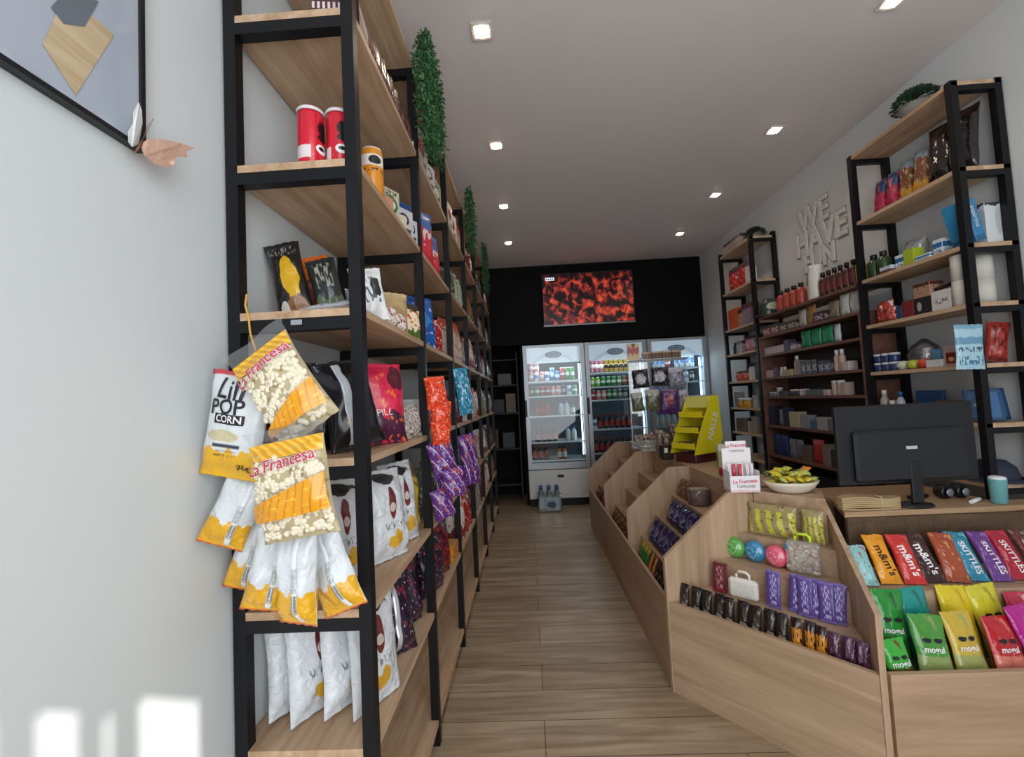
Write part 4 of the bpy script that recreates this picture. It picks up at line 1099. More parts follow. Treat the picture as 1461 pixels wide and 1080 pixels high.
for i in range(36):
    o = B_('wrapped_sweet', .042, .032, .015, CW[rr.choice((0, 0, 1, 1, 2, 3))], 180+i % 3)
    tag(o, 'small wrapped sweet in the cream bowl', 'sweet', 'wrapped sweets in the bowl')
    for tr in range(60):
        a = rr.uniform(0, 6.28); q = math.sqrt(rr.random())*.95; hgt = .020+.028*q**2+.0008*tr
        o.location = BC+Vector((math.cos(a)*q*.092, math.sin(a)*q*.066, hgt)); o.rotation_euler = (R(rr.uniform(-95, -60)), R(rr.uniform(-20, 20)), R(rr.uniform(-90, 90)))
        vs, fs = solid(o, Matrix.LocRotScale(o.location, o.rotation_euler, o.scale)); bv = BVHTree.FromPolygons(vs, fs)
        if not any(bv.overlap(t) for t in bvs): break
    bvs.append(bv)

# ------------------------------------------------ front tiers: candy bags
def cbag(X, Y, z, w, h, m, lb, words=None, wc=None, rx=-35, ry=0, rz=0, d=.030, seed=190, rot=0, ws=.035, wpos=(0, .5), eyes=False, grp=None, wsx=1.0):
    o = bag('candy_bag', w, h, d, m, seed); sf = bag_surf(w, h, d, .05, 0, seed)
    if eyes:
        for s in (-1, 1):
            for q, mm, r in ((0, INK, .125),):
                bb = MB(); n = 12; cx, cz = s*w*.16, h*.64
                bb.v.append((cx, sf(cx, cz)-.0018-.0006*q, cz))
                for i in range(n):
                    t = 6.283*i/n; x = cx+math.cos(t)*w*r; zz = cz+math.sin(t)*w*r*(.75 if math.sin(t) < 0 else .35); bb.v.append((x, sf(x, zz)-.0018-.0006*q, zz))
                for i in range(n): bb.face([0, 1+i, 1+(i+1) % n])
                bb.build('eye_print', mm, o)
    if words: letter(o, words, ws, wc or PW, sf, (wpos[0]*w, wpos[1]*h), rot, .02, wsx, eps=.0016)
    tilt(o, (X, Y, z), rz, rx, ry, label=lb, cat='candy bag', group=grp)
    # stand its lowest point on the tier
    vs, _ = solid(o, Matrix.LocRotScale(o.location, o.rotation_euler, o.scale)); o.location.z += z-min(v[2] for v in vs)+.0005
    return o
def cp(name, base, c2, **k): return art(name, base, ('spk', 6, .6, c2), rough=.2, **k)
top = [(1.262, '8fc4c4', 'b24a5a', None, .07, 'pale teal candy bag at the divider end of the upper candy tier'),
       (1.352, 'e89a1c', 'd6861a', 'm&m\'s', .088, 'orange candy bag with white lettering on the upper tier'),
       (1.434, 'c8302c', 'e04a3a', 'm&m\'s', .085, 'red candy bag with white lettering on the upper tier'),
       (1.514, '3a1c20', '6a4a3a', 'm&m\'s', .09, 'dark brown candy bag with white lettering on the upper tier'),
       (1.592, 'a34a2e', 'c9a05a', None, .09, 'rust and tan candy bag on the upper tier beside the dark brown one'),
       (1.672, '2e86a4', '7ac0d0', 'SKITTLES', .085, 'blue candy bag with white lettering on the upper tier'),
       (1.752, '6a3a86', 'a878b8', 'SKITTLES', .08, 'violet candy bag with white lettering on the upper tier'),
       (1.830, 'a81e34', 'd03a4a', 'SKITTLES', .08, 'crimson candy bag with white lettering on the upper tier'),
       (1.908, '6a2a2e', '8aa070', 'SKITTLES', .075, 'brownish red candy bag at the far end of the upper tier')]
for i, (X, c1, c2, wd_, w, lb) in enumerate(top):
    cbag(X, 1.735+.008*(i % 2), .576, w*.93, .185 if i else .15, cp('candy_print_'+str(i), c1, c2), lb, wd_, PW if wd_ != "m&m's" or i != 1 else mat('print_brown', '3a2014', .4), -34, (-2, 3, 2, -2, 4, 2, 3, 1, 4)[i], (-6, 4, 0, 3, -3, 2, 4, 0, 5)[i]-6, .026, 200+i, R(-82), .042 if wd_ == "m&m's" else .030, (0.02, .45), grp='candy bags on the upper tier')
low = [(1.245, 1.60, '2f8a3a', '1e5a2a', .10, .268, 'green gummy bag in the back row nearest the divider'), (1.365, 1.605, '1f8f86', '146a64', .105, .268, 'teal gummy bag in the back row of the trough'),
       (1.50, 1.61, 'dcc424', 'c8a81c', .11, .268, 'yellow gummy bag in the back row beside the teal one'), (1.625, 1.61, 'd2c832', 'a8a020', .11, .268, 'yellow green gummy bag in the back row'),
       (1.735, 1.61, 'c8324a', 'e8b0b8', .10, .24, 'red and white gummy bag in the back row'), (1.85, 1.61, 'c83a5a', 'e8b0b8', .11, .25, 'red gummy bag farthest along the back row'),
       (1.205, 1.53, '3aa83a', '6a4a2a', .085, .145, 'small bright green gummy bag low in the trough corner'), (1.315, 1.535, '4a8f3a', '8a9a5a', .105, .215, 'tall green gummy bag with eyes in the front row'),
       (1.435, 1.535, 'c8a83a', '9aa05a', .105, .22, 'yellow gummy bag with an orange edge in the front row'), (1.56, 1.535, 'b8202c', 'd87a6a', .11, .20, 'red gummy bag with eyes in the front row'),
       (1.69, 1.535, 'b01f86', 'd85a9a', .125, .235, 'magenta gummy bag with eyes in the front row'), (1.82, 1.535, 'b01f86', 'd02a5a', .11, .22, 'magenta gummy bag at the end of the front row')]
for i, (X, Y, c1, c2, w, h, lb) in enumerate(low):
    m = art('gummy_print_'+str(i), c1, ('band', -.1, .42, c2, .2), ('spk', 5, .6, c2), rough=.18)
    cbag(X, Y+.012 if i < 6 else Y, .331, w*1.04, h, m, lb, 'mogul' if i not in (4, 5) else None, PW, -13 if i < 6 else -17, (3, -2, 2, -3, 0, 2, -4, 3, 2, 4, -6, 2)[i], (-6, 3, 0, 5, 0, -4, 4, -5, 4, 6, 8, 5)[i], .026, 220+i, 0, .026, (0, .50), eyes=i not in (4, 5), grp='gummy bags in the trough')
    if i == 8: pass

# ------------------------------------------------ monitor and what lies on the worktop
mo = empty('monitor', (1.655, 1.985, .803), R(2)); tag(mo, 'black monitor seen from behind on the oak worktop', 'monitor')
DK = mat('monitor_shell', '17181d', .5); DK2 = mat('monitor_rear', '1d1e24', .42)
b = MB(); b.box((-.305, .0, .100), (.305, .022, .445), .004); b.build('screen_shell', DK, mo)
b = MB(); b.box((-.245, -.026, .112), (.245, .001, .335), .012); b.build('rear_housing', DK2, mo)
b = MB(); b.box((-.028, -.0275, .250), (.020, -.0255, .264), .001); b.build('badge', mat('badge_silver', 'c9cbd0', .3), mo)
b = MB(); b.box((-.018, -.030, .018), (.030, -.012, .20), .004); b.build('stand_neck', DK, mo)
b = MB(); b.lathe([(.001, .0), (.078, 0), (.080, .004), (.074, .010), (.03, .014), (.025, .022), (.0001, .024)], 26, c=(.006, -.0), cap=False, ru=1.0, rv=.62); b.build('stand_base', DK, mo)
KRF = mat('kraft_stack', 'b79c72', .7); RB = mat('rubber_band', 'e2dcc8', .6)
o = empty('paper_bag_stack', (1.457, 1.970, .803), R(-2)); tag(o, 'stack of curved kraft paper bags held by a rubber band on the worktop', 'paper bags')
b = MB()
for j in range(7):
    n = 12; z0 = .0012+.0072*j
    P = []
    for i in range(n+1):
        t = i/n; x = -.120+.24*t; wv = .006*math.sin(t*6.5)*(j/6)**1.0*1.0 + (.004*math.sin(t*3.14) if j else 0)
        P.append((x*(1-.01*(j % 2)), z0+wv if j else z0+abs(wv)*0))
    s0 = len(b.v)
    for (x, z) in P:
        ye = .034*math.sqrt(max(.05, 1-(abs(x)/.132)**3)); b.v += [(x, -ye, z), (x, ye, z), (x, ye, z+.0062), (x, -ye, z+.0062)]
    for i in range(n):
        a = s0+i*4
        for q in range(4): b.face([a+q, a+(q+1) % 4, a+4+(q+1) % 4, a+4+q][::-1], None, False)
    b.face([s0, s0+1, s0+2, s0+3]); e = s0+n*4; b.face([e+3, e+2, e+1, e])
b.build('paper_bags', KRF, o)
b = MB(); b.tube([(.03, -.036, .0), (.03, -.0365, .030), (.03, -.034, .056), (.03, 0, .058), (.03, .034, .056), (.03, .036, 0)], .0013, 5); b.build('rubber_band', RB, o)
# small things behind and beside the monitor
o = empty('tape_gun', (1.785, 2.11, .803), R(20)); tag(o, 'small tan and black tape dispenser lying beside the monitor foot', 'tape dispenser')
b = MB(); b.box((-.055, -.015, 0), (.055, .015, .016), .004); b.build('base', BLACKP, o); b = MB(); b.lathe([(.012, -.008), (.026, -.008), (.026, .008), (.012, .008)], 16, cap=False); b.xf(Matrix.Translation((-.01, 0, .028)) @ Matrix.Rotation(R(90), 4, 'X')); b.build('tape', mat('tan_tape', 'c9b08a', .4), o)
for i, X in enumerate((1.885, 1.955)):
    o = empty('desk_speaker', (X, 2.09, .803), R(8)); tag(o, ('round black desk speaker closer to the monitor foot', 'round black desk speaker beside the teal cup')[i], 'speaker')
    b = MB(); b.lathe([(.020, -.028), (.030, -.022), (.031, .012), (.026, .020)], 18); b.xf(Matrix.Translation((0, 0, .0315)) @ Matrix.Rotation(R(90), 4, 'X')); b.build('housing', BLACKP, o)
    b = MB(); b.lathe([(.018, 0), (.015, .003), (.0001, .004)], 18, cap=False); b.xf(Matrix.Translation((0, -.0205-.008, .0315)) @ Matrix.Rotation(R(90), 4, 'X')); b.build('cone', mat('grey_cone', '8a929a', .3, .4), o)
o = empty('paper_cup', (2.01, 1.975, .803)); tag(o, 'tall teal cup standing at the end of the worktop', 'cup'); b = MB(); b.lathe([(.022, 0), (.026, .002), (.030, .10), (.031, .104), (.028, .104), (.026, .02), (.0001, .012)], 18, cap=False); b.build('cup_wall', mat('teal_cup', '6fb0b4', .4), o)
b = MB(); b.lathe([(.0285, .104), (.0285, .112), (.018, .116), (.0001, .117)], 18, cap=False); b.build('lid', WHITE, o)
o = empty('marker_pen', (1.945, 2.005, .812), R(30)); tag(o, 'white marker pen lying on the worktop in front of the speakers', 'pen'); b = MB(); b.tube([(-.06, 0, 0), (.035, 0, 0), (.04, 0, 0)], [.008, .008, .006], 10); b.build('barrel', WHITE, o); b = MB(); b.tube([(.0405, 0, 0), (.062, 0, 0)], .0085, 10); b.build('cap', BLACKP, o)

# ================================================================ coolers at the back
CW_ = mat('cooler_white', 'd9dbdc', .35); CIN = mat('cooler_inside', '8a9ca8', .5); CBACK = mat('cooler_rear', '3c4a54', .5); CGREY = mat('cooler_frame', 'aeb4ba', .3, .3)
COOL = mat('cooler_tube', 'ffffff', .4, emit='cfeaff', es=6)
HDR = art('header_sheet', 'dfe6ee', ('ell', .5, -.1, .42, .75, 'b9c6d6', .6), ('ell', .5, -.25, .36, .7, 'e6ecf2', .4), rough=.4)
HDRM = HDR; _hb = HDR.node_tree.nodes['Principled BSDF']; _hb.inputs['Emission Color'].default_value = lin('d4e2f6'); _hb.inputs['Emission Strength'].default_value = .30   # back-lit sign sheet
WIRE = mat('wire_shelf', 'c9ced2', .4, .3)
DKB = mat('dark_base', '0c0c0e', .6)
def cooler(x0, x1, label, shz):
    c = empty('drinks_cooler', ((x0+x1)/2, 5.50, 0)); tag(c, label, 'cooler'); W = x1-x0; h = W/2
    b = MB()      # open cabinet
    b.box((-h, .055, .10), (-h+.035, .66, 2.03)); b.box((h-.035, .055, .10), (h, .66, 2.03)); b.box((-h+.035, .055, 1.985), (h-.035, .66, 2.03)); b.box((-h+.035, .055, .10), (h-.035, .66, .47))
    b.cur = 1; b.box((-h+.035, .62, .47), (h-.035, .66, 1.985)); b.build('cabinet', [CIN, CBACK], c)
    b = MB(); b.box((-h+.015, .05, .0), (h-.015, .6, .099)); b.build('plinth', DKB, c)
    b = MB(); b.box((-h, .0, .10), (h, .054, .455), .008); b.build('lower_panel', CW_, c)
    b = MB(); b.box((-h+.08, -.006, .15), (h-.06, -.0005, .40), .004); v = b.build('service_flap', CW_, c)
    b = MB(); b.box((-.03, -.010, .36), (.05, -.0065, .395)); b.build('lock', BLACKP, v)
    # door
    f = .052; b = MB(); z0, z1 = .468, 2.032
    b.box((-h+.002, 0, z0), (-h+f, .050, z1)); b.box((h-f, 0, z0), (h-.002, .050, z1)); b.box((-h+f, 0, z0), (h-f, .050, z0+.075)); b.box((-h+f, 0, z1-.03), (h-f, .050, z1))
    d = b.build('door', CGREY, c)
    b = MB(); b.quadpts([(-h+f, .012, z0+.075), (h-f, .012, z0+.075), (h-f, .012, z1-.03), (-h+f, .012, z1-.03)]); b.build('pane', PANE, d)
    b = MB(); b.box((-h-.004, -.035, 1.13), (-h+.024, .0, 1.34), .006); b.build('handle', BLACKP, d)
    b = MB(); b.quadpts([(-h+f, .030, 1.80), (h-f, .030, 1.80), (h-f, .030, z1-.03), (-h+f, .030, z1-.03)]); hs = b.build('header_sheet', HDRM, c)
    b = MB(); n = 24      # oval badge
    for k_, (ru, rv, y) in enumerate(((.105, .042, .0285), (.088, .030, .0275))):
        b.cur = k_; s0 = len(b.v); b.v.append((0, y, 1.905))
        for i in range(n): t = 6.283*i/n; b.v.append((ru*math.cos(t), y, 1.905+rv*math.sin(t)))
        for i in range(n): b.face([s0, s0+1+i, s0+1+(i+1) % n])
    b.build('oval_badge', [mat('badge_navy', '55627e', .4), mat('badge_pale', 'c6d0de', .4)], hs)
    b = MB()
    for i in range(5):
        xx = -.062+.028*i; b.box((xx, .0262, 1.893), (xx+.008, .0268, 1.918)); b.box((xx, .0262, 1.911 if i % 2 else 1.893), (xx+.02, .0268, 1.918 if i % 2 else 1.900))
    b.build('badge_marks', mat('badge_navy', '55627e', .4), hs)
    b = MB(); b.box((h-.072, .10, .62), (h-.058, .12, 1.78)); b.build('light_tube', COOL, c)
    b = MB(); b.box((-h+.1, .09, 1.838), (h-.1, .125, 1.852)); b.build('light_tube', COOL, c)
    for z in shz:
        b = MB(); b.box((-h+.038, .075, z-.008), (h-.038, .09, z+.010)); 
        for i in range(9): y = .12+.055*i; b.box((-h+.038, y, z-.004), (h-.038, y+.006, z))
        b.build('wire_shelf', WIRE, c)
    l = area('cooler_light', ((x0+x1)/2, 5.62, 1.76), (R(-28), 0, 0), W*.7, .12, 1.9, (.75, .92, 1.0))
    return c
SHS = [[.56, .79, 1.12, 1.375, 1.565], [.62, .92, 1.29, 1.46, 1.64], [.62, .92, 1.29, 1.475, 1.655]]
CX = [(-.037, .742), (.748, 1.527), (1.533, 2.275)]
names = ['white glass-door drinks cooler beside the dark passage', 'middle glass-door drinks cooler of the three', 'glass-door drinks cooler against the right-hand white wall']
names[2] = 'glass-door drinks cooler in the corner by the far oak and steel rack'
for (a, b_), nm, sh_ in zip(CX, names, SHS): cooler(a, b_, nm, sh_)
def cancol(name, base, *ly): return art(name+'_tube', base, *ly, rough=.25, coat=.3)
CANS = {'red': cancol('red_can', 'b02a2a', ('band', .4, .6, 'e2d8d4', .3)), 'green': cancol('green_can', '2a7a3e', ('ell', .5, .5, .25, .15, 'd8e2c8', .5)), 'lime': cancol('lime_can', '8fc23a', ('ell', .5, .5, .25, .2, 'e8f0d0', .6)),
        'pink': cancol('pink_can', 'd88a8e', ('band', .35, .65, 'efd8d8', .2)), 'gold': cancol('gold_can', 'b8923a', ('band', .3, .6, '2a2420', .1)), 'blue': cancol('blue_can', '3a78a8', ('ell', .5, .5, .25, .2, 'd8e6f0', .5)),
        'white': cancol('white_can', 'dfe6ea', ('ell', .5, .5, .25, .2, '5a82b8', .6)), 'dark': cancol('dark_can', '2c2a30', ('ell', .5, .5, .25, .2, 'a8a0a0', .6)), 'brown': cancol('brown_can', '7a3a2c', ('band', .4, .6, 'c8a890', .2))}
BOT = {k: mat('bottle_'+k, c, .15, coat=.3) for k, c in (('cola', '1c0f0d'), ('clear', 'c8dce2'), ('green', '1f5a34'), ('orange', 'c8602a'), ('red', '8a2020'), ('amber', '4a2a14'))}
CAPR = mat('cap_red', 'a82a28', .4); CAPW = mat('cap_white', 'e4e4e2', .4); CAPB = mat('cap_blue', '2f5a9a', .4); CAPK = mat('cap_black', '1a1a1c', .4)
LABR = mat('label_red', 'a8262a', .4); LABW = mat('label_white', 'dedcd6', .4)
PC = {}
def cancopy(kind, tall, loc, label, group, rz):
    key = (kind, tall)
    if key not in PC:
        PC[key] = o = can('drink_can', .033 if not tall else .030, .122 if not tall else .165, CANS[kind], n=12)
    else: o = dup(PC[key])
    o.location = loc; o.rotation_euler = (0, 0, rz); tag(o, label, 'drink can', group); return o
def botcopy(kind, capm, labm, r, h, loc, label, group):
    key = (kind, capm.name, labm.name if labm else '', r, h)
    if key not in PC: PC[key] = o = bottle('drink_bottle', r, h, BOT[kind], capm, labm, n=12)
    else: o = dup(PC[key])
    o.location = loc; tag(o, label, 'bottle', group); return o
WHC = ('cooler beside the dark passage', 'middle cooler', 'corner cooler')
def fillc(ci, si, runs):
    x0, x1 = CX[ci]; x = x0+.095; z = SHS[ci][si]+.0115; lev = ('lowest', 'second', 'third', 'fourth', 'top')[si]
    rr = random.Random(ci*10+si)
    for kind, n, what in runs:
        for i in range(n):
            if x > x1-.115: return
            g = f'{what} {kind} {WHC[ci]} {lev}'
            if what == 'can': cancopy(kind, False, (x, 5.645, z), f'{kind} drink can on the {lev} shelf of the {WHC[ci]}', g, rr.uniform(-.6, .6)); x += .069
            elif what == 'tall': cancopy(kind, True, (x, 5.645, z), f'tall {kind} can on the {lev} shelf of the {WHC[ci]}', g, rr.uniform(-.6, .6)); x += .063
            elif what == 'gap': x += .05
            else:
                r, h, cap_, lab_ = {'pet': (.033, .185, CAPR, LABR), 'water': (.034, .185, CAPB, LABW), 'small': (.029, .165, CAPK, LABW)}[what]
                botcopy(kind, cap_, lab_, r, h, (x, 5.645, z), f'small {kind} bottle on the {lev} shelf of the {WHC[ci]}', g); x += r*2+.006
fillc(0, 4, [('pink', 1, 'can'), ('white', 1, 'can'), ('pink', 1, 'can'), ('white', 1, 'can'), ('blue', 1, 'tall'), ('blue', 1, 'can'), ('red', 1, 'tall'), ('green', 2, 'tall')])
fillc(0, 3, [('dark', 1, 'can'), ('green', 1, 'can'), ('red', 2, 'can'), ('pink', 2, 'can'), ('dark', 1, 'can'), ('white', 1, 'can'), ('green', 1, 'can')])
fillc(0, 2, [('red', 1, 'gap'), ('red', 2, 'pet'), ('orange', 1, 'pet'), ('x', 2, 'gap'), ('clear', 2, 'water'), ('green', 2, 'small')])
fillc(0, 1, [('x', 1, 'gap'), ('cola', 4, 'pet'), ('x', 2, 'gap'), ('clear', 2, 'water')])
fillc(0, 0, [('cola', 3, 'pet'), ('x', 2, 'gap'), ('orange', 2, 'small')])
fillc(1, 4, [('pink', 3, 'tall'), ('gold', 7, 'tall')])
fillc(1, 3, [('lime', 2, 'can'), ('green', 4, 'can'), ('brown', 3, 'can')])
fillc(1, 2, [('red', 1, 'can'), ('pink', 2, 'can'), ('green', 2, 'can'), ('dark', 3, 'can')])
fillc(1, 1, [('white', 1, 'can'), ('cola', 6, 'pet')])
fillc(1, 0, [('cola', 7, 'pet')])
fillc(2, 4, [('white', 3, 'tall'), ('red', 1, 'can'), ('x', 1, 'gap'), ('white', 5, 'tall')])
fillc(2, 3, [('blue', 1, 'can'), ('dark', 3, 'can'), ('white', 3, 'can'), ('dark', 1, 'can'), ('blue', 1, 'can')])
fillc(2, 2, [('blue', 3, 'can'), ('x', 2, 'gap'), ('dark', 2, 'can')])
fillc(2, 1, [('clear', 4, 'water'), ('amber', 3, 'small')])
# tins stacked on the top shelf of the first cooler
for i, (x, z) in enumerate(((.095, SHS[0][4]+.136), (.165, SHS[0][4]+.136), (.13, SHS[0][4]+.2585))):
    if i == 2: continue
    cancopy('pink', False, (x-.037+.005, 5.645, z), 'pink drink can stacked on another on the top shelf', 'stacked pink cans', .2)
# water pack on the floor
wp = empty('water_pack', (.20, 5.34, 0)); tag(wp, 'shrink-wrapped pack of clear water bottles on the floor before the cooler', 'water pack')
for i in range(3):
    for j in range(2):
        o = bottle('bottle', .044, .29, glassy('water_clear', 'd4e6ec', .05, .05, .22), CAPB, mat('water_label', '7fa8c0', .4), n=12)
        o.parent = wp; o.location = (-.096+.096*i, -.048+.096*j, .001)
b = MB(); b.box((-.145, -.097, .002), (.145, .097, .20), .02); b.build('shrink_film', glassy('shrink_film', 'dfeaee', .10, .12, .15), wp)
b = MB(); n = 20; b.v.append((.02, -.0985, .09)); 
for i in range(n): t = 6.283*i/n; b.v.append((.02+.055*math.cos(t), -.0985, .09+.04*math.sin(t)))
for i in range(n): b.face([0, 1+i, 1+(i+1) % n])
b.build('label', mat('water_brand', '2a4a68', .4), wp)

# television on the black fascia
k = NT('television_picture', .2); k.b.inputs['Base Color'].default_value = lin('050505')
uv = k.n('UVMap'); mp = k.n('Mapping'); mp.inputs['Scale'].default_value = (9, 4.5, 1); k.l(uv.outputs[0], mp.inputs[0])
nz = k.n('TexNoise'); nz.inputs['Scale'].default_value = 1.5; nz.inputs['Detail'].default_value = 6; nz.inputs['Distortion'].default_value = .7; k.l(mp.outputs[0], nz.inputs['Vector'])
vo = k.n('TexVoronoi'); vo.inputs['Scale'].default_value = 1.0; k.l(mp.outputs[0], vo.inputs['Vector'])
rp = k.n('ValToRGB'); e0 = rp.color_ramp.elements; e0[0].position = .42; e0[0].color = lin('0a0406'); e0[1].position = .68; e0[1].color = lin('e85a34')
x = rp.color_ramp.elements.new(.49); x.color = lin('46141a'); x = rp.color_ramp.elements.new(.56); x.color = lin('9a2c24')
k.l(nz.outputs['Fac'], rp.inputs[0])
sp = k.n('SeparateXYZ'); k.l(uv.outputs[0], sp.inputs[0])
fd = k.n('MapRange'); fd.inputs['From Min'].default_value = 1.02; fd.inputs['From Max'].default_value = .80; k.l(sp.outputs[1], fd.inputs[0])
cc = k.mix(fd.outputs[0], '0a0506', rp.outputs[0])
k.l(cc, k.b.inputs['Emission Color']); k.b.inputs['Emission Strength'].default_value = .85
tv = empty('television', (.842, 5.555, 2.265)); tag(tv, 'wall television showing a red crowd picture above the coolers', 'television')
b = MB(); b.box((-.590, -.035, 0), (.575, -.002, .68), .004); b.build('screen_shell', BLACKP, tv)
b = MB(); b.quadpts([(-.578, -.0362, .022), (.563, -.0362, .022), (.563, -.0362, .668), (-.578, -.0362, .668)]); scr = b.build('screen', k.m, tv)
b = MB(); b.box((-.590, -.038, -.002), (.575, -.0355, .018)); b.build('lower_trim', mat('silver_trim', '8a8c90', .3, .5), tv)
b = MB(); b.box((-.540, -.0372, .590), (-.425, -.0366, .630)); lg = b.build('channel_logo', mat('logo_white', 'f0f0f4', .4, emit='e8eaf4', es=.9), scr)
b = MB()
for i in range(4): b.box((-.528+.025*i, -.0378, .602), (-.512+.025*i, -.0374, .618))
b.build('logo_marks', mat('logo_blue', '3a4a8a', .4), lg)

# ================================================================ steel racks on the opposite wall
def side_rack(y0, y1, label, lv):
    r_ = empty('wall_rack', (2.06, y0, 0)); tag(r_, label, 'shelving rack'); M = Matrix.Translation((-2.06, -y0, 0))
    for Y in (y0, y1):
        b = MB()
        for X in (2.045, 2.245): b.box((X, Y-.016, 0), (X+.032, Y+.016, 2.74))
        for z in lv: b.box((2.077, Y-.0155, z-.047), (2.245, Y+.0155, z-.0205))
        b.xf(M); b.build('upright_frame', BLACK, r_)
    for z in lv:
        b = MB(); b.box((2.049, y0-.016, z-.020), (2.275, y1+.016, z), .001); b.xf(M); b.build('shelf_board', OAK, r_)
    return r_
RLV = [.10, .50, .87, 1.14, 1.41, 1.69, 1.965, 2.325, 2.735]
FLV = [.10, .45, .70, .93, 1.17, 1.426, 1.695, 1.945, 2.315, 2.705]
side_rack(2.05, 2.68, 'tall black steel rack with oak boards behind the counter, close to the shopfront', RLV)
side_rack(3.90, 4.50, 'tall black steel rack with oak boards beside the coolers', FLV)
CHER = wood('cabinet_wood', '634438', '7d5848', 1, 1)
MLV = [.78, 1.03, 1.275, 1.435, 1.63, 1.79, 1.96]
mc = empty('wall_cabinet', (2.05, 2.72, 0)); tag(mc, 'open wooden wall cabinet of small goods between the two steel racks', 'wall cabinet'); M = Matrix.Translation((-2.05, -2.72, 0))
for Y in (2.715, 3.865):
    b = MB(); b.box((2.05, Y-.009, .02), (2.27, Y+.009, 1.79)); b.xf(M); b.build('side_panel', CHER, mc)
for z in MLV:
    b = MB(); b.box((2.05, 2.7245, z-.018), (2.262, 3.8555, z)); b.xf(M); b.build('shelf_board', CHER, mc)
b = MB(); b.box((2.2625, 2.7245, .02), (2.275, 3.8555, 1.79)); b.xf(M); b.build('back_panel', mat('cabinet_back', '4a3834', .6), mc)
b = MB(); b.box((2.051, 2.7245, .02), (2.07, 3.8555, .70)); b.xf(M); b.build('plinth_panel', mat('cabinet_plinth', '1c1a1e', .5), mc)

RACKS = [('near', 2.05, 2.68, RLV), ('far', 3.90, 4.50, FLV), ('cab', 2.70, 3.88, MLV)]
def on_right(p):
    for nm, y0, y1, lv in RACKS:
        if y0 < p.y < y1:
            for z in lv:
                if -.001 < p.z-z < .02: return (z, (2.052, 2.274 if nm != 'cab' else 2.261), (y0+(.018 if nm != 'cab' else -.002), y1-.018 if nm != 'cab' else y1-.026), Vector((0, 1, 0)))
AUTO = on_right
def rk(o, Y, z, X=2.12, rz=-90, rx=0, ry=0, **k): return tilt(o, (X, Y, z+.001), rz, rx, ry, **k)
def bx(w, d, h, m, Y, z, X=2.12, rz=-90, **k): return rk(carton('carton', w, d, h, m), Y, z, X, rz, **k)
def P_(name, c, *l, **kw): return art(name, c, *l, **kw)
NR = 'rack by the shopfront'
# --- near rack
DKF = P_('dark_foil', '1c1516', ('spk', 4, .6, '3a2a2a'), rough=.12, coat=.6)
RBL = P_('red_blue_bag', 'b42a4c', ('band', .62, 1.1, '2a4a72', .5), ('spk', 6, .6, 'd8607a')); BYL = P_('brown_gold_bag', '7a4a2a', ('band', -.1, .3, 'c9922a', .5), ('spk', 5, .56, 'b8a48a'), ('band', .75, 1.1, '8a98a4', .4))
for i, (Y, m, w, h, lb) in enumerate(((2.62, RBL, .08, .235, 'red and blue bag at the cabinet end of the rack\'s upper board'), (2.53, RBL, .08, .24, 'red and blue bag second along the rack\'s upper board'), (2.44, BYL, .085, .26, 'brown and gold bag beside the red and blue bags'), (2.35, BYL, .085, .27, 'brown and gold bag beside the dark foil bags'),
                                  (2.245, DKF, .12, .33, 'big dark foil bag next to the brown and gold bags'), (2.13, DKF, .125, .34, 'big dark foil bag at the shopfront end of the upper board'))):
    rk(B_('pet_food_bag', w, h, .06, m, 300+i, .4), Y, 2.325, 2.16, -78, -8, label=lb, cat='bag')
o = empty('potted_plant', (2.13, 2.30, 2.736)); tag(o, 'small round green plant in a grey pot on top of the rack', 'plant')
b = MB(); b.lathe([(.055, 0), (.075, .045), (.078, .06), (.068, .06), (.06, .05), (.0001, .05)], 18, cap=False); b.build('pot', mat('grey_pot', '8c8880', .6), o)
rr = random.Random(3); b = MB()
for _ in range(900):
    t = rr.uniform(0, 6.28); q = rr.uniform(0, 1)**.6; el = rr.uniform(-.1, 1.5); rad = .10*rr.uniform(.7, 1)
    s0 = len(b.v); s_ = .016; b.quadpts([(0, 0, 0), (s_*.4, s_*.5, .003), (0, s_*1.2, 0), (-s_*.4, s_*.5, .003)]); b.xf(Matrix.Translation((rad*math.cos(el)*math.cos(t), rad*math.cos(el)*math.sin(t), .065+rad*.75*math.sin(el))) @ Matrix.Rotation(t-1.57, 4, 'Z') @ Matrix.Rotation(el, 4, 'X'), s0)
b.build('foliage', mat('dark_leaf', '24402a', .6), o)
WH = mat('white_card', 'dcdcdc', .5)
rk(B_('wrapped_pack', .12, .17, .08, glassy('wrap_pack_film', 'e8ecee', .12, .15, .55), 310, .5), 2.455, 1.965, 2.20, label='clear plastic wrapped white pack at the cabinet end of the bandage board', cat='pack')
MEDB = P_('blue_medicine_carton', 'd8e4ee', ('band', .45, .8, '2f6ea4', .2), ('txt', .1, .9, .1, .35, '55708a', 9)); LIME = mat('lime_card', 'a8bc2a', .5); CREAM = mat('cream_card', 'd6cbb0', .6)
for i, (Y, w, d, h, m, lb, X) in enumerate(((2.50, .07, .05, .035, P_('brown_med_carton', 'c9d4e0', ('band', -.1, .4, '6a4038', .1)), 'low blue and brown medicine box in front of the clear pack', 2.075), (2.43, .055, .045, .075, MEDB, 'blue medicine box between the clear pack and the lime box', 2.10), (2.365, .06, .06, .085, LIME, 'lime green medicine box on the third board down', 2.10),
        (2.285, .085, .06, .03, MEDB, 'flat blue medicine box, lower of two', 2.10), (2.21, .05, .06, .08, MEDB, 'upright blue and white medicine box', 2.11), (2.24, .09, .06, .11, CREAM, 'cream medicine box by the wall behind the blue boxes', 2.22))):
    bx(w, d, h, m, Y, 1.965, X, label=lb, cat='medicine box')
BIGB = P_('big_blue_carton', '2f86b8', ('band', -.1, .14, '1f6a98', 0), rough=.4)
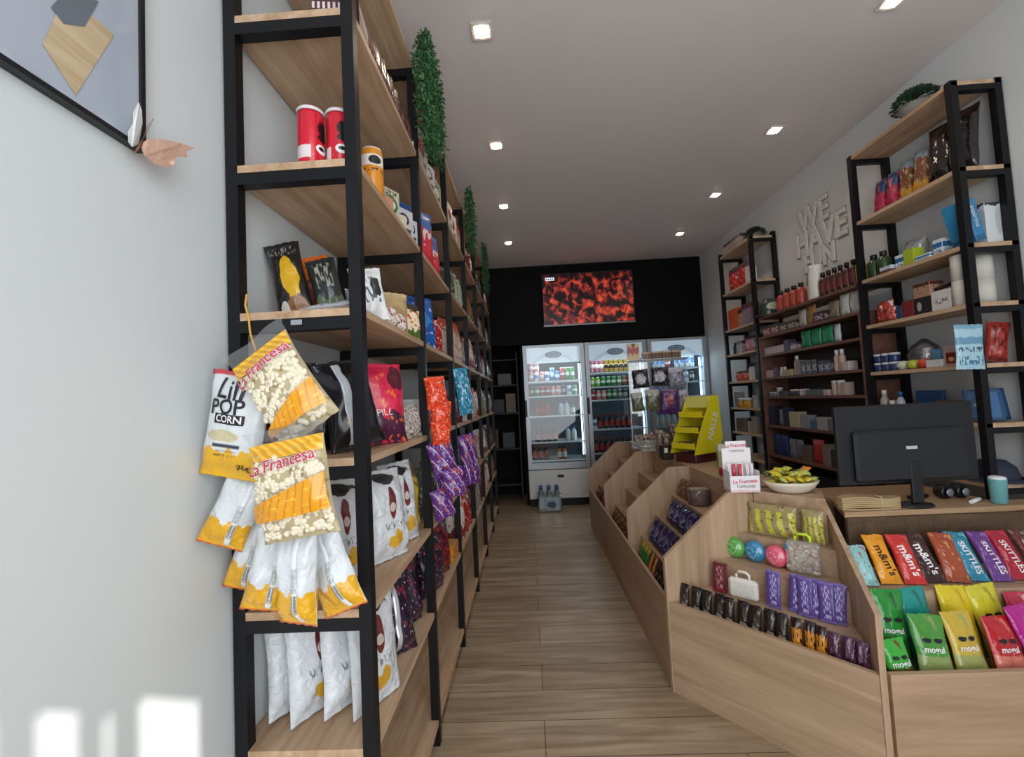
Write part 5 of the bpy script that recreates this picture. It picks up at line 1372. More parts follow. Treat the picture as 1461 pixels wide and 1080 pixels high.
o = carton('carton', .055, .10, .20, BIGB); letter(o, 'aspirina', .034, WH, None, (.002, .115), R(-90), .01, eps=.0515)
AUTO = None
tilt(o, (2.125, 2.10, 1.9685), 8, 0, -14, label='blue upright medicine box with white lettering leaning on the rack end', cat='medicine box')
o.location.z += .0135
AUTO = on_right
o = carton('carton', .075, .09, .20, P_('white_leaning_carton', 'e0e4e6', ('ell', .8, .55, .22, .34, 'c2cbd0', .2), ('band', .92, 1.1, '3a4048', .2))); tilt(o, (2.215, 2.115, 1.966), 0, 0, 0, label='tall white pack beside the leaning blue medicine box', cat='pack')
# 1.69 board
REDC = P_('red_sachets', 'c23a28', ('spk', 6, .56, 'e8d8cc'), ('spk', 3, .58, '7a1a18'))
rk(B_('sachet_bundle', .12, .13, .06, REDC, 320, .4), 2.60, 1.69, 2.12, label='red and white bundle of sachets by the far post of the rack', cat='sachets')
rk(B_('sachet_bundle', .06, .08, .05, REDC, 321, .4), 2.515, 1.69, 2.09, label='small red sachet pack beside the red bundle', cat='sachets')
for i, (Y, w, h, m, lb) in enumerate(((2.462, .035, .075, mat('navy_card', '24406a', .5), 'small navy box beside the red sachets'), (2.405, .07, .09, mat('dark_red_card', '7a2028', .5), 'dark red box on the board above the clustered jars'), (2.315, .10, .085, P_('black_round_carton', '2a2628', ('ell', .3, .5, .14, .3, 'a8a8a4', .3)), 'black box with a grey disc carrying a printed box'), (2.215, .10, .10, P_('white_strip_carton', 'd8d4d0', ('txt', .1, .9, .3, .6, '6a6460', 9)), 'white box with a dark wand lying on top'))):
    o = bx(w, .07, h, m, Y, 1.69, 2.11, label=lb, cat='box')
    if i == 2:
        AUTO = None; bx(.095, .07, .075, P_('brown_face_carton', 'b08a72', ('band', .75, 1.1, '5a2a22', .1), ('spk', 5, .57, '5a3a30')), o.location.y, 1.69+.0878, 2.11, label='brown printed box on top of the black box', cat='box'); AUTO = on_right
o = empty('hair_wand', (2.10, 2.215, 1.7975)); tag(o, 'dark wand lying on the white box', 'wand'); b = MB(); b.tube([(0, .05, .008), (0, -.02, .013), (0, -.065, .03)], [.008, .009, .005], 8); b.build('wand', BLACKP, o)
PAP = mat('paper_roll', 'd6d2c8', .8)
for i, (X, Yy) in enumerate(((2.10, 2.12), (2.19, 2.125))):
    for j in range(2):
        o = empty('paper_roll', (X, Yy, 1.691+.122*j)); tag(o, ('white paper roll under the other at the rack end', 'white paper roll standing on another at the rack end')[j], 'paper roll', 'lower paper rolls' if not j else 'upper paper rolls')
        b = MB(); b.lathe([(.018, .12), (.042, .12), (.042, 0), (.018, 0)], 18, cap=False); b.build('roll', PAP, o); b = MB(); b.lathe([(.0175, 0), (.0175, .119), (.015, .119), (.015, 0)], 14, cap=False); b.build('core', mat('card_core', '9a8468', .8), o)
# 1.41 board: jars cluster, bowl, fruit-coloured things
for i in range(6):
    o = jar('cream_jar', .026, .05, mat('navy_jar', '25345e', .3), mat('jar_lid', 'c9ccd2', .35), None); rk(o, 2.645-.054*(i % 3), 1.41 if i < 3 else 1.41, 2.085 if i < 3 else 2.15, label='small navy jar with a pale lid at the cabinet end of the rack', cat='jar', group='navy jars on the rack')
AUTO = None
for i in range(3):
    o = dup(bpy.data.objects['cream_jar']); o.location = (2.085, bpy.data.objects['cream_jar'].location.y-.054*i, 1.4625); o.rotation_euler = (0, 0, 0); tag(o, 'small navy jar stacked on another navy jar', 'jar', 'upper navy jars')
AUTO = on_right
o = empty('wrapped_gift', (2.17, 2.435, 1.411)); tag(o, 'dark and white gift set in clear wrapping on the rack', 'gift set')
b = MB(); b.lathe([(.03, 0), (.072, .02), (.08, .07), (.055, .125), (.015, .16), (.0001, .165)], 16); b.build('clear_wrap', CLEAR, o)
b = MB(); b.lathe([(.02, 0), (.055, .01), (.06, .05), (.03, .11), (.0001, .115)], 12, c=(.0, .012)); b.build('dark_half', mat('gift_dark', '24262a', .4), o)
b = MB(); b.box((-.045, -.060, .006), (-.01, -.035, .11), .004); b.build('white_half', WH, o)
for i, (Y, c, lb) in enumerate(((2.48, 'c9cbb0', 'pale cream soap ball on the rack board'), (2.425, 'b4bf3a', 'lime soap ball on the rack board'), (2.37, 'd2462a', 'orange red soap ball on the rack board'))):
    o = MB(); o.lathe([(.0001, 0), (.02, .004), (.031, .02), (.031, .03), (.02, .046), (.0001, .05)], 14, cap=False); o = o.build('soap_ball', mat('soap_'+str(i), c, .4, coat=.3)); rk(o, Y, 1.41, 2.082, label=lb, cat='soap')
bx(.085, .05, .038, WH, 2.31, 1.41, 2.08, label='low white box in front of the gift set', cat='box')
bx(.04, .05, .095, mat('sky_card', '6aa0c4', .5), 2.335, 1.41, 2.16, label='sky blue box behind the low white box', cat='box')
bx(.08, .05, .095, P_('red_label_carton', 'b8a49a', ('rect', .15, .85, .1, .7, '7a1f1c'), ('ell', .5, .35, .2, .12, 'd8b48a', .3)), 2.235, 1.41, 2.09, label='box with a dark red panel beside the blue hanging packs', cat='box')
rk(B_('pouch', .085, .19, .05, P_('red_pouch_print', 'b03a30', ('txt', .2, .8, .3, .9, '5a1a18', 7), ('band', -.1, .12, '7a2420', .2)), 330, .5), 2.115, 1.41, 2.20, -20, -4, 10, label='red standing pouch at the shopfront end of the rack', cat='pouch')
o = bottle('lotion_bottle', .018, .14, mat('navy_lotion', '24386a', .3), CAPR, LABW); rk(o, 2.115, 1.41, 2.13, label='slim navy bottle beside the red pouch', cat='bottle')
# 1.14 board
for i, (Y, r, h, c, cap_, lb) in enumerate(((2.63, .022, .16, 'a8a49a', CAPW, 'greyish bottle at the cabinet end behind the monitor'), (2.575, .028, .10, 'c0405a', CAPW, 'pink bottle above the monitor'), (2.52, .020, .15, 'b8bcc0', CAPB, 'slim grey bottle with a blue cap above the monitor'), (2.475, .026, .08, 'e0dcd8', CAPW, 'short white bottle above the monitor'))):
    o = bottle('lotion_bottle', r, h, mat('lotion_%d' % i, c, .3), cap_, None, .45); rk(o, Y, 1.14, 2.09, label=lb, cat='bottle')
bx(.16, .02, .15, mat('navy_blue_card', '2a5684', .45), 2.46, 1.14, 2.20, label='dark blue flat box standing behind the bottles', cat='box')
o = jar('tin_jar', .045, .075, mat('mustard_tin', 'b8862a', .4), mat('tan_lid', 'a8865a', .4)); rk(o, 2.385, 1.14, 2.11, label='mustard round tin above the monitor', cat='tin')
bx(.15, .06, .10, P_('brown_tray_carton', '6a4636', ('spk', 4, .55, '8a3a2a'), ('spk', 6, .6, '4a5a3a')), 2.255, 1.14, 2.13, label='brown printed box above the monitor', cat='box')
AUTO = None
for i, (X, rz, lb) in enumerate(((2.10, -20, 'dark blue framed box leaning at the rack end, front one'), (2.20, -8, 'dark blue framed box leaning at the rack end, by the wall'))):
    o = carton('carton', .13 if not i else .12, .014, .15, P_('blue_frame_carton', '24466e', ('rect', .08, .92, .08, .92, '3a6a9a'), ('ell', .4, .5, .2, .1, 'a8c0d4', .8))); tilt(o, (2.12+.08*i, 2.10+.04*i, 1.1415), rz, -10, 0, label=lb, cat='box')
    o.location.z += .003
AUTO = on_right
# .87 board
o = empty('cap_hat', (2.165, 2.14, .871)); tag(o, 'dark blue cap lying on the low board at the rack end', 'cap')
b = MB(); b.lathe([(.085, 0), (.086, .02), (.075, .06), (.045, .088), (.0001, .095)], 18, cap=False); b.build('crown', mat('navy_cloth', '2e3448', .85), o); b = MB(); b.lathe([(.08, .002), (.135, -.0), (.135, .004), (.08, .010)], 18, c=(-.0, -.035), cap=False, rv=.75); b.build('brim', mat('navy_cloth', '2e3448', .85), o)
# blue flyers hanging on the post
FLY = P_('blue_flyers', 'a8ccdc', ('str', 1, 1.1, 'a8ccdc', 0, 0, 1), ('band', .55, .72, '6a9ab8', .1), ('txt', .05, .95, .38, .5, '2a4a6a', 12), ('txt', .05, .95, .08, .3, '4a7a98', 12), ('band', .9, 1.1, '7aa8c0', .1), rough=.3)
AUTO = None
hang(B_('blister_card', .115, .20, .02, FLY, 335), 1383, 495, 2.005, .20, 2, -6, label='pale blue printed packs hanging on the front post of the rack', cat='pack')
AUTO = on_right

# --- middle cabinet
BOTC = [('c0392b', 'red'), ('4a1c1c', 'brown'), ('b89a1c', 'yellow'), ('2c4a24', 'dark green')]
for i in range(4):
    o = bottle('sauce_bottle', .036, .165, mat('sauce_red', 'a8382c', .3, coat=.3), CAPK, mat('sauce_label', 'b04a3a', .4), .42); rk(o, 3.575-.086*i, 1.96, 2.10, label='red bottle with a black cap on the cabinet top', cat='bottle', group='red bottles on the cabinet top')
o = empty('white_jug', (2.11, 3.16, 1.961)); b = MB(); b.lathe([(.05, 0), (.055, .01), (.05, .16), (.042, .22), (.045, .245), (.04, .245), (.036, .22), (.0001, .2)], 18, cap=False); b.build('body', mat('jug_white', 'dedbd4', .3), o); b = MB(); b.tube([(0, .05, .20), (0, .085, .19), (0, .09, .13), (0, .054, .10)], .008, 8); b.build('handle', mat('jug_dark', '2a2624', .4), o)
tag(o, 'tall white jug between the red and the brown bottles', 'jug')
for i in range(6):
    o = bottle('sauce_bottle', .0275, .17, mat('sauce_brown', '3e1c1a', .25, coat=.3), CAPK, mat('sauce_label_dark', '6a3030', .4), .42); rk(o, 3.072-.0568*i, 1.96, 2.10, label='dark brown bottle with a black cap on the cabinet top', cat='bottle', group='dark brown bottles on the cabinet top')
    if i == 5: lastY = o.location.y
o = bottle('sauce_bottle', .029, .18, mat('sauce_yellow', 'b8a01c', .3, coat=.3), CAPK, mat('sauce_label_y', 'c8b43a', .4), .42); rk(o, 2.729, 1.96, 2.10, label='yellow bottle with a black cap at the end of the cabinet top', cat='bottle')
for i in range(2):
    o = bottle('sauce_bottle', .034, .14, mat('sauce_green', '26401e', .3, coat=.3), CAPK, None, .42); rk(o, 2.628-.07*i, 1.965, 2.10, label='dark green bottle with a black cap on the rack board', cat='bottle', group='dark green bottles')
# small goods on the cabinet shelves
def goods(z, lst, where):
    y = 3.835
    for what, c, w, h, n, word in lst:
        m = mat('goods_'+c, c, .45) if what != 'p' else P_('goods_print_'+c, c, ('txt', .1, .9, .2, .8, 'd8d2cc', 7), ('band', .7, 1.1, '3a2a2c', .1))
        for i in range(n):
            Y = y-w/2
            lb = f'{word} on the {where} shelf of the wooden wall cabinet'
            if what == 'j': o = jar('small_jar', w/2*.94, h, m, WH, None)
            elif what == 't': o = bottle('small_bottle', w/2*.9, h, m, CAPW, None, .5)
            elif what == 's': o = B_('hanging_pack', w*.96, h, .03, m, 340+i % 2, .3)
            else: o = carton('small_box', w*.94, .06, h, m)
            rk(o, Y, z, 2.10, label=lb, cat={'j': 'jar', 't': 'bottle', 's': 'pack'}.get(what, 'box'), group=f'{word} {where}')
            y -= w+.002
        y -= .008
goods(1.79, [('p', '8a3a34', .12, .085, 2, 'red brown printed box'), ('p', '5a4a40', .10, .07, 2, 'brown printed box'), ('s', 'b8b0a4', .09, .13, 1, 'beige pack'), ('s', 'a87a3a', .10, .14, 1, 'tan pouch'), ('p', '4a3044', .11, .075, 1, 'violet dark box'), ('s', '8a7a64', .10, .12, 1, 'brown pouch'), ('s', 'c9c6c2', .085, .14, 2, 'white pouch')], 'top')
goods(1.63, [('b', 'b8a8a4', .045, .06, 6, 'pale little box'), ('b', '4a3a5a', .07, .09, 1, 'violet box'), ('p', '8a6a70', .09, .055, 1, 'mauve box'), ('s', '2a8a5e', .115, .125, 3, 'shiny green bag'), ('s', 'c0c4c8', .06, .12, 1, 'clear white pack')], 'second')
goods(1.435, [('b', 'b49a98', .05, .06, 2, 'dusty pink box'), ('b', '6a4a54', .05, .075, 1, 'plum box'), ('t', 'c8c4bc', .04, .075, 2, 'cream bottle'), ('b', 'b09a74', .10, .05, 1, 'tan flat box'), ('t', 'c8b8a0', .045, .15, 1, 'tall cream bottle'), ('b', '8a8478', .045, .11, 1, 'grey green box'), ('p', '2c344a', .06, .10, 3, 'navy printed box'), ('p', '44485a', .06, .085, 2, 'slate printed box'), ('t', 'c0a498', .045, .145, 2, 'rosy tall bottle'), ('b', 'c4b8b4', .06, .06, 1, 'pale pink low box')], 'third')
goods(1.275, [('j', '8a8488', .05, .035, 2, 'grey jar'), ('j', 'b4aaa8', .045, .07, 1, 'pale jar'), ('b', '4a4450', .06, .04, 2, 'dark low box'), ('j', '3a4038', .05, .05, 2, 'dark green jar'), ('j', 'c0b4b0', .045, .05, 2, 'cream jar'), ('b', '5a6468', .06, .045, 3, 'slate low box'), ('b', 'c2b2a8', .055, .04, 1, 'pale low box'), ('j', 'c8b0a4', .05, .10, 2, 'rosy jar'), ('b', 'b8a49c', .04, .085, 1, 'rosy upright box')], 'fourth')
goods(1.03, [('b', '1e2030', .09, .16, 1, 'navy carton'), ('s', '8a8a94', .09, .13, 1, 'grey striped pack'), ('b', '2a2a44', .07, .15, 1, 'indigo carton'), ('b', 'b4a888', .14, .12, 1, 'big cream box'), ('b', '8a8a90', .10, .10, 1, 'grey box'), ('b', '4a6a84', .06, .06, 1, 'small blue box'), ('b', 'a49a94', .11, .09, 1, 'beige box'), ('b', '6a7078', .09, .08, 1, 'slate box')], 'fifth')
goods(.78, [('s', '2a3a6a', .10, .17, 2, 'navy hanging pack'), ('s', '7a7a80', .09, .15, 2, 'silver hanging pack'), ('b', '6a5a50', .09, .12, 1, 'brown carton'), ('s', 'c23a34', .13, .17, 1, 'red pack'), ('b', '8a7a70', .08, .15, 1, 'taupe carton'), ('b', '3a3a40', .10, .12, 2, 'charcoal carton')], 'lowest')
o = empty('cap_hat', (2.13, 3.80, 1.961)); tag(o, 'dark green printed cap wrapped in clear film on the cabinet top', 'cap')
b = MB(); b.lathe([(.085, 0), (.088, .05), (.08, .11), (.05, .15), (.0001, .16)], 18, cap=False, rv=.8); b.build('crown', P_('green_cap_print', '2a4038', ('ell', .5, .5, .12, .2, 'b8b8a0', .9)), o); b = MB(); b.lathe([(.07, .0), (.12, .004), (.12, .01), (.07, .014)], 18, c=(-.03, 0), cap=False, rv=.7); b.build('brim', mat('cap_brown', '4a3a24', .7), o)
# --- far rack
FR = 'rack beside the coolers'
def fr_(z, lst, board):
    y = 4.465
    for what, c, w, h, n, word in lst:
        m = P_('far_print_'+c, c, ('spk', 5, .56, 'd8ccc4'), ('band', .75, 1.1, '4a3034', .3)) if what in 'sp' else mat('goods_'+c, c, .45)
        for i in range(n):
            lb = f'{word} on the {board} board of the {FR}'
            if what == 's': o = B_('small_pack', w*.95, h, .05, m, 350+i % 2, .4)
            elif what == 't': o = bottle('small_bottle', w/2*.9, h, m, CAPK, None, .5)
            elif what == 'j': o = jar('small_jar', w/2*.94, h, m, WH, None)
            else: o = carton('small_box', w*.94, .08, h, m)
            rk(o, y-w/2, z, 2.12, label=lb, cat={'s': 'pack', 't': 'bottle', 'j': 'jar'}.get(what, 'box'), group=f'{word} {board} far')
            y -= w+.002
        y -= .006
fr_(2.705, [('p', 'b8a4a4', .085, .12, 4, 'white and dark printed box')], 'topmost')
fr_(2.315, [('s', 'c8302e', .19, .24, 2, 'red and white cereal bag'), ('b', 'd8d0c8', .06, .16, 1, 'pale upright box')], 'second highest')
fr_(1.945, [('b', 'c8562e', .06, .20, 3, 'orange upright box'), ('p', 'b08a5a', .09, .17, 1, 'tan printed box'), ('p', '8a7a94', .05, .20, 3, 'grey violet box')], 'third highest')
fr_(1.695, [('t', '2c2a38', .055, .12, 2, 'dark bottle'), ('p', '8a7a8a', .055, .12, 2, 'mauve box'), ('s', 'd08a9a', .12, .15, 2, 'pink pack'), ('t', '2a2a2c', .05, .14, 1, 'black slim bottle')], 'fourth highest')
fr_(1.426, [('s', 'd8552a', .13, .10, 2, 'orange pack'), ('t', 'd8d4cc', .05, .16, 3, 'white bottle'), ('b', '2c2c38', .06, .14, 1, 'dark box')], 'fifth highest')
fr_(1.17, [('b', '8a8e94', .05, .15, 1, 'grey box'), ('j', 'c8902a', .11, .09, 2, 'amber tub'), ('t', '2a6a78', .055, .13, 1, 'teal bottle'), ('b', 'b4b0a8', .09, .12, 1, 'pale box')], 'sixth highest')
fr_(.93, [('b', '6a625c', .08, .13, 2, 'brown grey box'), ('t', 'a89888', .06, .14, 2, 'beige bottle'), ('b', '9a9288', .07, .16, 1, 'stone coloured box')], 'seventh highest')
AUTO = None
o = empty('potted_plant', (2.16, 4.0, 2.706)); tag(o, 'small dark round plant on top of the rack beside the coolers', 'plant')
b = MB(); b.lathe([(.045, 0), (.06, .04), (.05, .042), (.0001, .035)], 16, cap=False); b.build('pot', mat('grey_pot', '8c8880', .6), o)
src = [c for c in bpy.data.objects if c.name.startswith('foliage')][0]; c = src.copy(); COL.objects.link(c); c.parent = o; c.scale = (.85, .85, .85); c.location = (0, 0, -.01)

# white cut-out letters on the wall
LETM = mat('white_letter_board', 'e2dedb', .5); LETS = mat('letter_side', 'a8a29c', .6)
sg = empty('wall_lettering', (XR-.002, 3.335, 2.2)); tag(sg, 'white cut-out wall sign of stacked capital letters above the cabinet', 'sign')
for txt, zz, sz, yo in (('WE', .460, .25, .05), ('HAVE', .278, .26, 0), ('FUN', .112, .21, .02)):
    M = Matrix.Translation((-.0, yo, zz)) @ Matrix.Rotation(R(-90), 4, 'Z')
    letter(sg, txt, sz, LETM, None, (0, 0), 0, .02, .88, eps=.014, name='letters', depth=-.012, xf=M)
    letter(sg, txt, sz*1.03, LETS, None, (0, 0), 0, .05, .86, eps=.004, name='letter_outline', depth=-.003, xf=M)

# ================================================================ what stands on the aisle counter
TOPZ = .8625
YEL = mat('yellow_card', 'd8c81e', .45); YEL2 = mat('yellow_card_pale', 'd4cc6a', .5)
# yellow tiered sweet stand
hs = empty('sweet_stand', (1.175, 3.13, TOPZ+.0), R(-58)); tag(hs, 'yellow cardboard tiered sweet stand with white lettering on its side', 'display stand')
# local: trays face -y, width along x
sd = [(-.15, .05), (.13, .05), (.16, .20), (.15, .44), (.03, .44), (-.03, .30)]
sidepoly = [(-.16, .06), (.10, .06), (.15, .16), (.13, .45), (.05, .455), (.00, .36), (-.06, .26), (-.12, .15)]
for sx in (-.100, .096):
    b = MB(); b.prism(sidepoly, sx, sx+.004, 'x'); o = b.build('side_card', YEL, hs)
    if sx > 0:
        M = Matrix.Translation((sx+.0045, .05, .24)) @ Matrix.Rotation(R(90), 4, 'Z')
        letter(o, 'HALLS', .075, WH, None, (0, 0), R(66), .02, .95, xf=M)
b = MB(); b.box((-.096, .10, .06), (.096, .104, .44)); b.build('back_card', YEL, hs)
b = MB(); b.box((-.096, .03, .37), (.096, .10, .45)); b.build('header_card', YEL2, hs)
TRAYZ = ((.10, -.145, .02), (.205, -.10, .06), (.31, -.05, .09))
for z, y0, y1 in TRAYZ:
    b = MB(); b.box((-.096, y0, z-.004), (.096, y1, z)); b.box((-.096, y0-.003, z-.004), (.096, y0, z+.035)); b.build('tray', YEL, hs)
b = MB(); b.box((-.085, -.13, .0), (.085, .12, .058), .006); b.build('foot_block', mat('dark_red_foot', '4a1a1c', .5), hs)
SW = [mat('sweet_roll_a', '5a3a24', .4), mat('sweet_roll_b', '8a6a2a', .4), mat('sweet_roll_c', '2a3a5a', .4)]
mw = hs.matrix_basis
for q, (z, y0, y1) in enumerate(TRAYZ[:2]):
    for i in range(6):
        o = MB(); o.box((-.0135, -.032, 0), (.0135, .032, .034), .006); o = o.build('sweet_roll', SW[(i+q) % 3]); p = mw @ Vector((-.078+.031*i, (y0+y1)/2-.005, z+.0008)); o.location = p; o.rotation_euler = (0, 0, R(-62))
        tag(o, ('small sweet roll in the lower tray of the yellow stand', 'small sweet roll in the middle tray of the yellow stand')[q], 'sweet', ('sweets in the lower yellow tray', 'sweets in the middle yellow tray')[q])
# clear hanging rack with a wire basket
ar = empty('clear_display_rack', (1.20, 3.95, TOPZ), R(-6)); tag(ar, 'clear acrylic display rack with hanging packs on the aisle counter', 'display rack')
EDG = mat('acrylic_edge', 'b9c4cc', .25)
b = MB(); b.box((-.27, .06, .02), (.24, .064, .78)); b.build('back_sheet', ACRYL, ar)
b = MB()
for x in (-.272, .236): b.box((x, .056, 0), (x+.008, .068, .79))
b.box((-.27, .056, .775), (.24, .068, .79)); b.box((-.28, -.03, 0), (.25, .10, .012)); b.build('edge_rails', EDG, ar)
rr = random.Random(31)
def arack(x, z, w, h, m, lb, y=.035):
    o = B_('hanging_pack', w, h, .03, m, 360+int(x*50) % 3); p = ar.matrix_basis @ Vector((x, y, z)); tilt(o, p, -6+rr.uniform(-6, 6), 0, rr.uniform(-5, 5), label=lb, cat='pack', group='packs on the clear rack')
BW = P_('black_white_pack', '1e1c22', ('ell', .5, .5, .35, .3, 'b8b4bc', 2.), ('spk', 6, .6, '6a5a70')); GW = P_('grey_white_pack', '9a96a4', ('spk', 5, .55, '3a3444'), ('band', .75, 1.1, 'c8c4d0', .2)); PV = P_('purple_pack', '5a2e6a', ('spk', 5, .57, '8a4a8a'), ('ell', .5, .6, .2, .2, 'b83a3a', 1.)); OLV = P_('olive_pack', '6a6a48', ('spk', 5, .56, '3a3a30'), ('band', .7, 1.1, 'b8b8a8', .2))
arack(-.16, .54, .14, .17, BW, 'black and white pack high on the clear rack, aisle side', .03); arack(.0, .55, .15, .17, BW, 'black pack in the upper middle of the clear rack', .03); arack(.15, .55, .13, .16, GW, 'grey pack at the upper end of the clear rack', .03)
arack(-.08, .34, .12, .18, OLV, 'olive and white pack in the middle row of the clear rack', .025); arack(.065, .29, .16, .23, PV, 'large purple pack in the middle of the clear rack', .02); arack(-.20, .33, .10, .17, OLV, 'olive pack at the aisle edge of the clear rack', .025); arack(.19, .33, .08, .17, GW, 'grey pack below the other grey one on the clear rack', .025)
bk = empty('wire_basket', (1.09, 3.78, TOPZ), R(-6)); tag(bk, 'pale wire basket of lollipops in front of the clear rack', 'basket')
b = MB(); n = 18
for zz, rx_, ry_ in ((.008, .145, .085), (.05, .155, .095), (.09, .165, .10), (.125, .175, .105)):
    pts = [(rx_*max(-1, min(1, 1.25*math.cos(6.283*i/n))), ry_*max(-1, min(1, 1.25*math.sin(6.283*i/n))), zz) for i in range(n+1)]; b.tube(pts, .0035, 4)
for i in range(n):
    cx, sx = max(-1, min(1, 1.25*math.cos(6.283*i/n))), max(-1, min(1, 1.25*math.sin(6.283*i/n))); b.tube([(.15*cx, .085*sx, .008), (.185*cx, .105*sx, .125)], .003, 4)
b.box((-.15, -.085, .003), (.15, .085, .008)); b.build('wire_cage', mat('basket_wire', 'c8c2b4', .5), bk)
LOL = [mat('lolly_cream', 'd0b48a', .4), mat('lolly_brown', '7a4a3a', .4), mat('lolly_rose', 'b07a78', .4), mat('lolly_plum', '5a3a4c', .4)]
LP = {}
for i in range(42):
    kx = rr.choice((0, 0, 1, 2, 2, 3))
    if kx not in LP:
        e = empty('lollipop'); b = MB(); b.lathe([(.0001, -.013), (.010, -.009), (.014, 0), (.010, .009), (.0001, .013)], 10, cap=False); b.build('candy', LOL[kx], e); b = MB(); b.tube([(0, 0, -.012), (0, 0, -.06)], .0018, 5); b.build('stick', WH, e); LP[kx] = e; o = e
    else: o = dup(LP[kx])
    a = rr.uniform(-1, 1); c_ = rr.uniform(-1, 1); q = bk.matrix_basis @ Vector((a*.145, c_*.075, .095+rr.uniform(0, .06)*(1-abs(a)*.5)))
    o.location = q; o.rotation_euler = (rr.uniform(-.6, .6), rr.uniform(-.6, .6), 0); tag(o, ('cream', 'brown', 'rose', 'plum')[kx]+' lollipop in the wire basket', 'lollipop', ('cream', 'brown', 'rose', 'plum')[kx]+' lollipops in the basket')
# boxes on top of the clear rack's cross shelf
b = MB(); b.box((-.28, -.03, .79), (.25, .075, .796)); b.build('top_shelf', EDG, ar)
p = ar.matrix_basis @ Vector((-.22, .02, .797)); o = carton('carton', .10, .06, .15, P_('red_yellow_tall_carton', 'd8b878', ('band', .35, .8, 'a82a24', .8), ('ell', .5, .9, .2, .1, '3a2a24', .3), rough=.5)); tilt(o, p, -6, label='red and yellow box standing on the clear rack', cat='box')
for i in range(4):
    p = ar.matrix_basis @ Vector((-.105+.085*i, .02, .797)); o = carton('carton', .08, .06, .065, P_('cocoa_small_carton', '7a5038', ('str', 3, .4, '3a2a22', 0, .1, .9), ('band', .8, 1.1, 'c8a888', 0), rough=.5)); tilt(o, p, -6, label='small cocoa box in the row on the clear rack', cat='box', group='cocoa boxes on the clear rack')
# dark sundries between the rack and the yellow stand
for i, (X, Y, h, w, c, lb) in enumerate(((1.06, 3.40, .17, .05, '6a5048', 'brown wrapped bar standing beside the yellow stand'), (1.13, 3.46, .20, .05, '4a3a3c', 'dark wrapped bar standing behind the brown one'), (1.03, 3.52, .19, .06, '7a6258', 'beige brown wrapped bar near the wire basket'), (1.14, 3.58, .24, .06, '54443e', 'tall dark wrapped bar near the clear rack'), (1.20, 3.52, .30, .05, '6a6a58', 'tall olive wrapped bar behind the yellow stand'))):
    tilt(B_('wrapped_bar', w, h, .03, P_('bar_%d' % i, c, ('spk', 6, .55, 'b8a89a'), ('spk', 4, .58, '1e1618')), 370+i, .4), (X, Y, TOPZ+.004), -20, -6, (i-2)*3, label=lb, cat='wrapped bar')
o = empty('pencil_cup', (1.00, 3.27, TOPZ)); tag(o, 'square dark cup on the counter edge before the yellow stand', 'cup'); b = MB(); b.box((-.042, -.042, 0), (.042, .042, .11), .006); b.build('cup_wall', mat('dark_cup', '2a1a1a', .4), o); b = MB(); b.box((-.026, -.0432, .05), (.0, -.0424, .085)); b.build('label', WH, o)
# jar of sweets with a paper label, clear tub and bottles behind the display box
o = empty('sweet_jar', (.965, 2.60, .6905)); tag(o, 'clear tub of brown sweets with a paper label in the first aisle counter', 'tub')
b = MB(); b.lathe([(.05, 0), (.058, .006), (.062, .085), (.06, .09)], 18); b.build('tub_wall', glassy('tub_clear', 'e8dcd4', .08, .08, .15), o); b = MB(); b.lathe([(.045, .004), (.055, .01), (.057, .07), (.0001, .078)], 16); b.build('sweets', P_('brown_sweets', '7a4034', ('cell', 9, .3, 'a86a58'), ('spk', 9, .6, '4a2420')), o)
b = MB(); b.box((-.05, -.03, .0915), (.05, .03, .0935)); b.build('label', P_('paper_label', 'c8c2b0', ('txt', .05, .95, .1, .9, '5a5a54', 9)), o)
for i, (X, Y, c1, lb) in enumerate(((1.13, 2.50, ('b8302e', '3a6a98'), 'toy capsule with red and blue ends behind the display box'),)):
    o = empty('toy_capsule', (X, Y, TOPZ+.026)); o.rotation_euler = (0, 0, R(-30)); tag(o, lb, 'toy')
    b = MB(); b.tube([(-.075, 0, 0), (-.07, 0, 0), (-.03, 0, 0), (-.028, 0, 0)], [.012, .022, .025, .02], 12); b.build('end_cap', mat('cap_red', 'a82a28'), o); b = MB(); b.tube([(-.027, 0, 0), (.01, 0, 0), (.05, 0, 0)], [.024, .025, .02], 12); b.build('body', mat('toy_blue', '3a6a98', .4), o)
o = carton('carton', .07, .05, .15, P_('olive_clear_carton', 'a8a878', ('spk', 5, .56, '5a5a3a'), ('band', .7, 1.1, 'c8ccb8', .2))); tilt(o, (1.20, 2.78, TOPZ+.001), -10, label='pale olive box behind the white display box', cat='box')

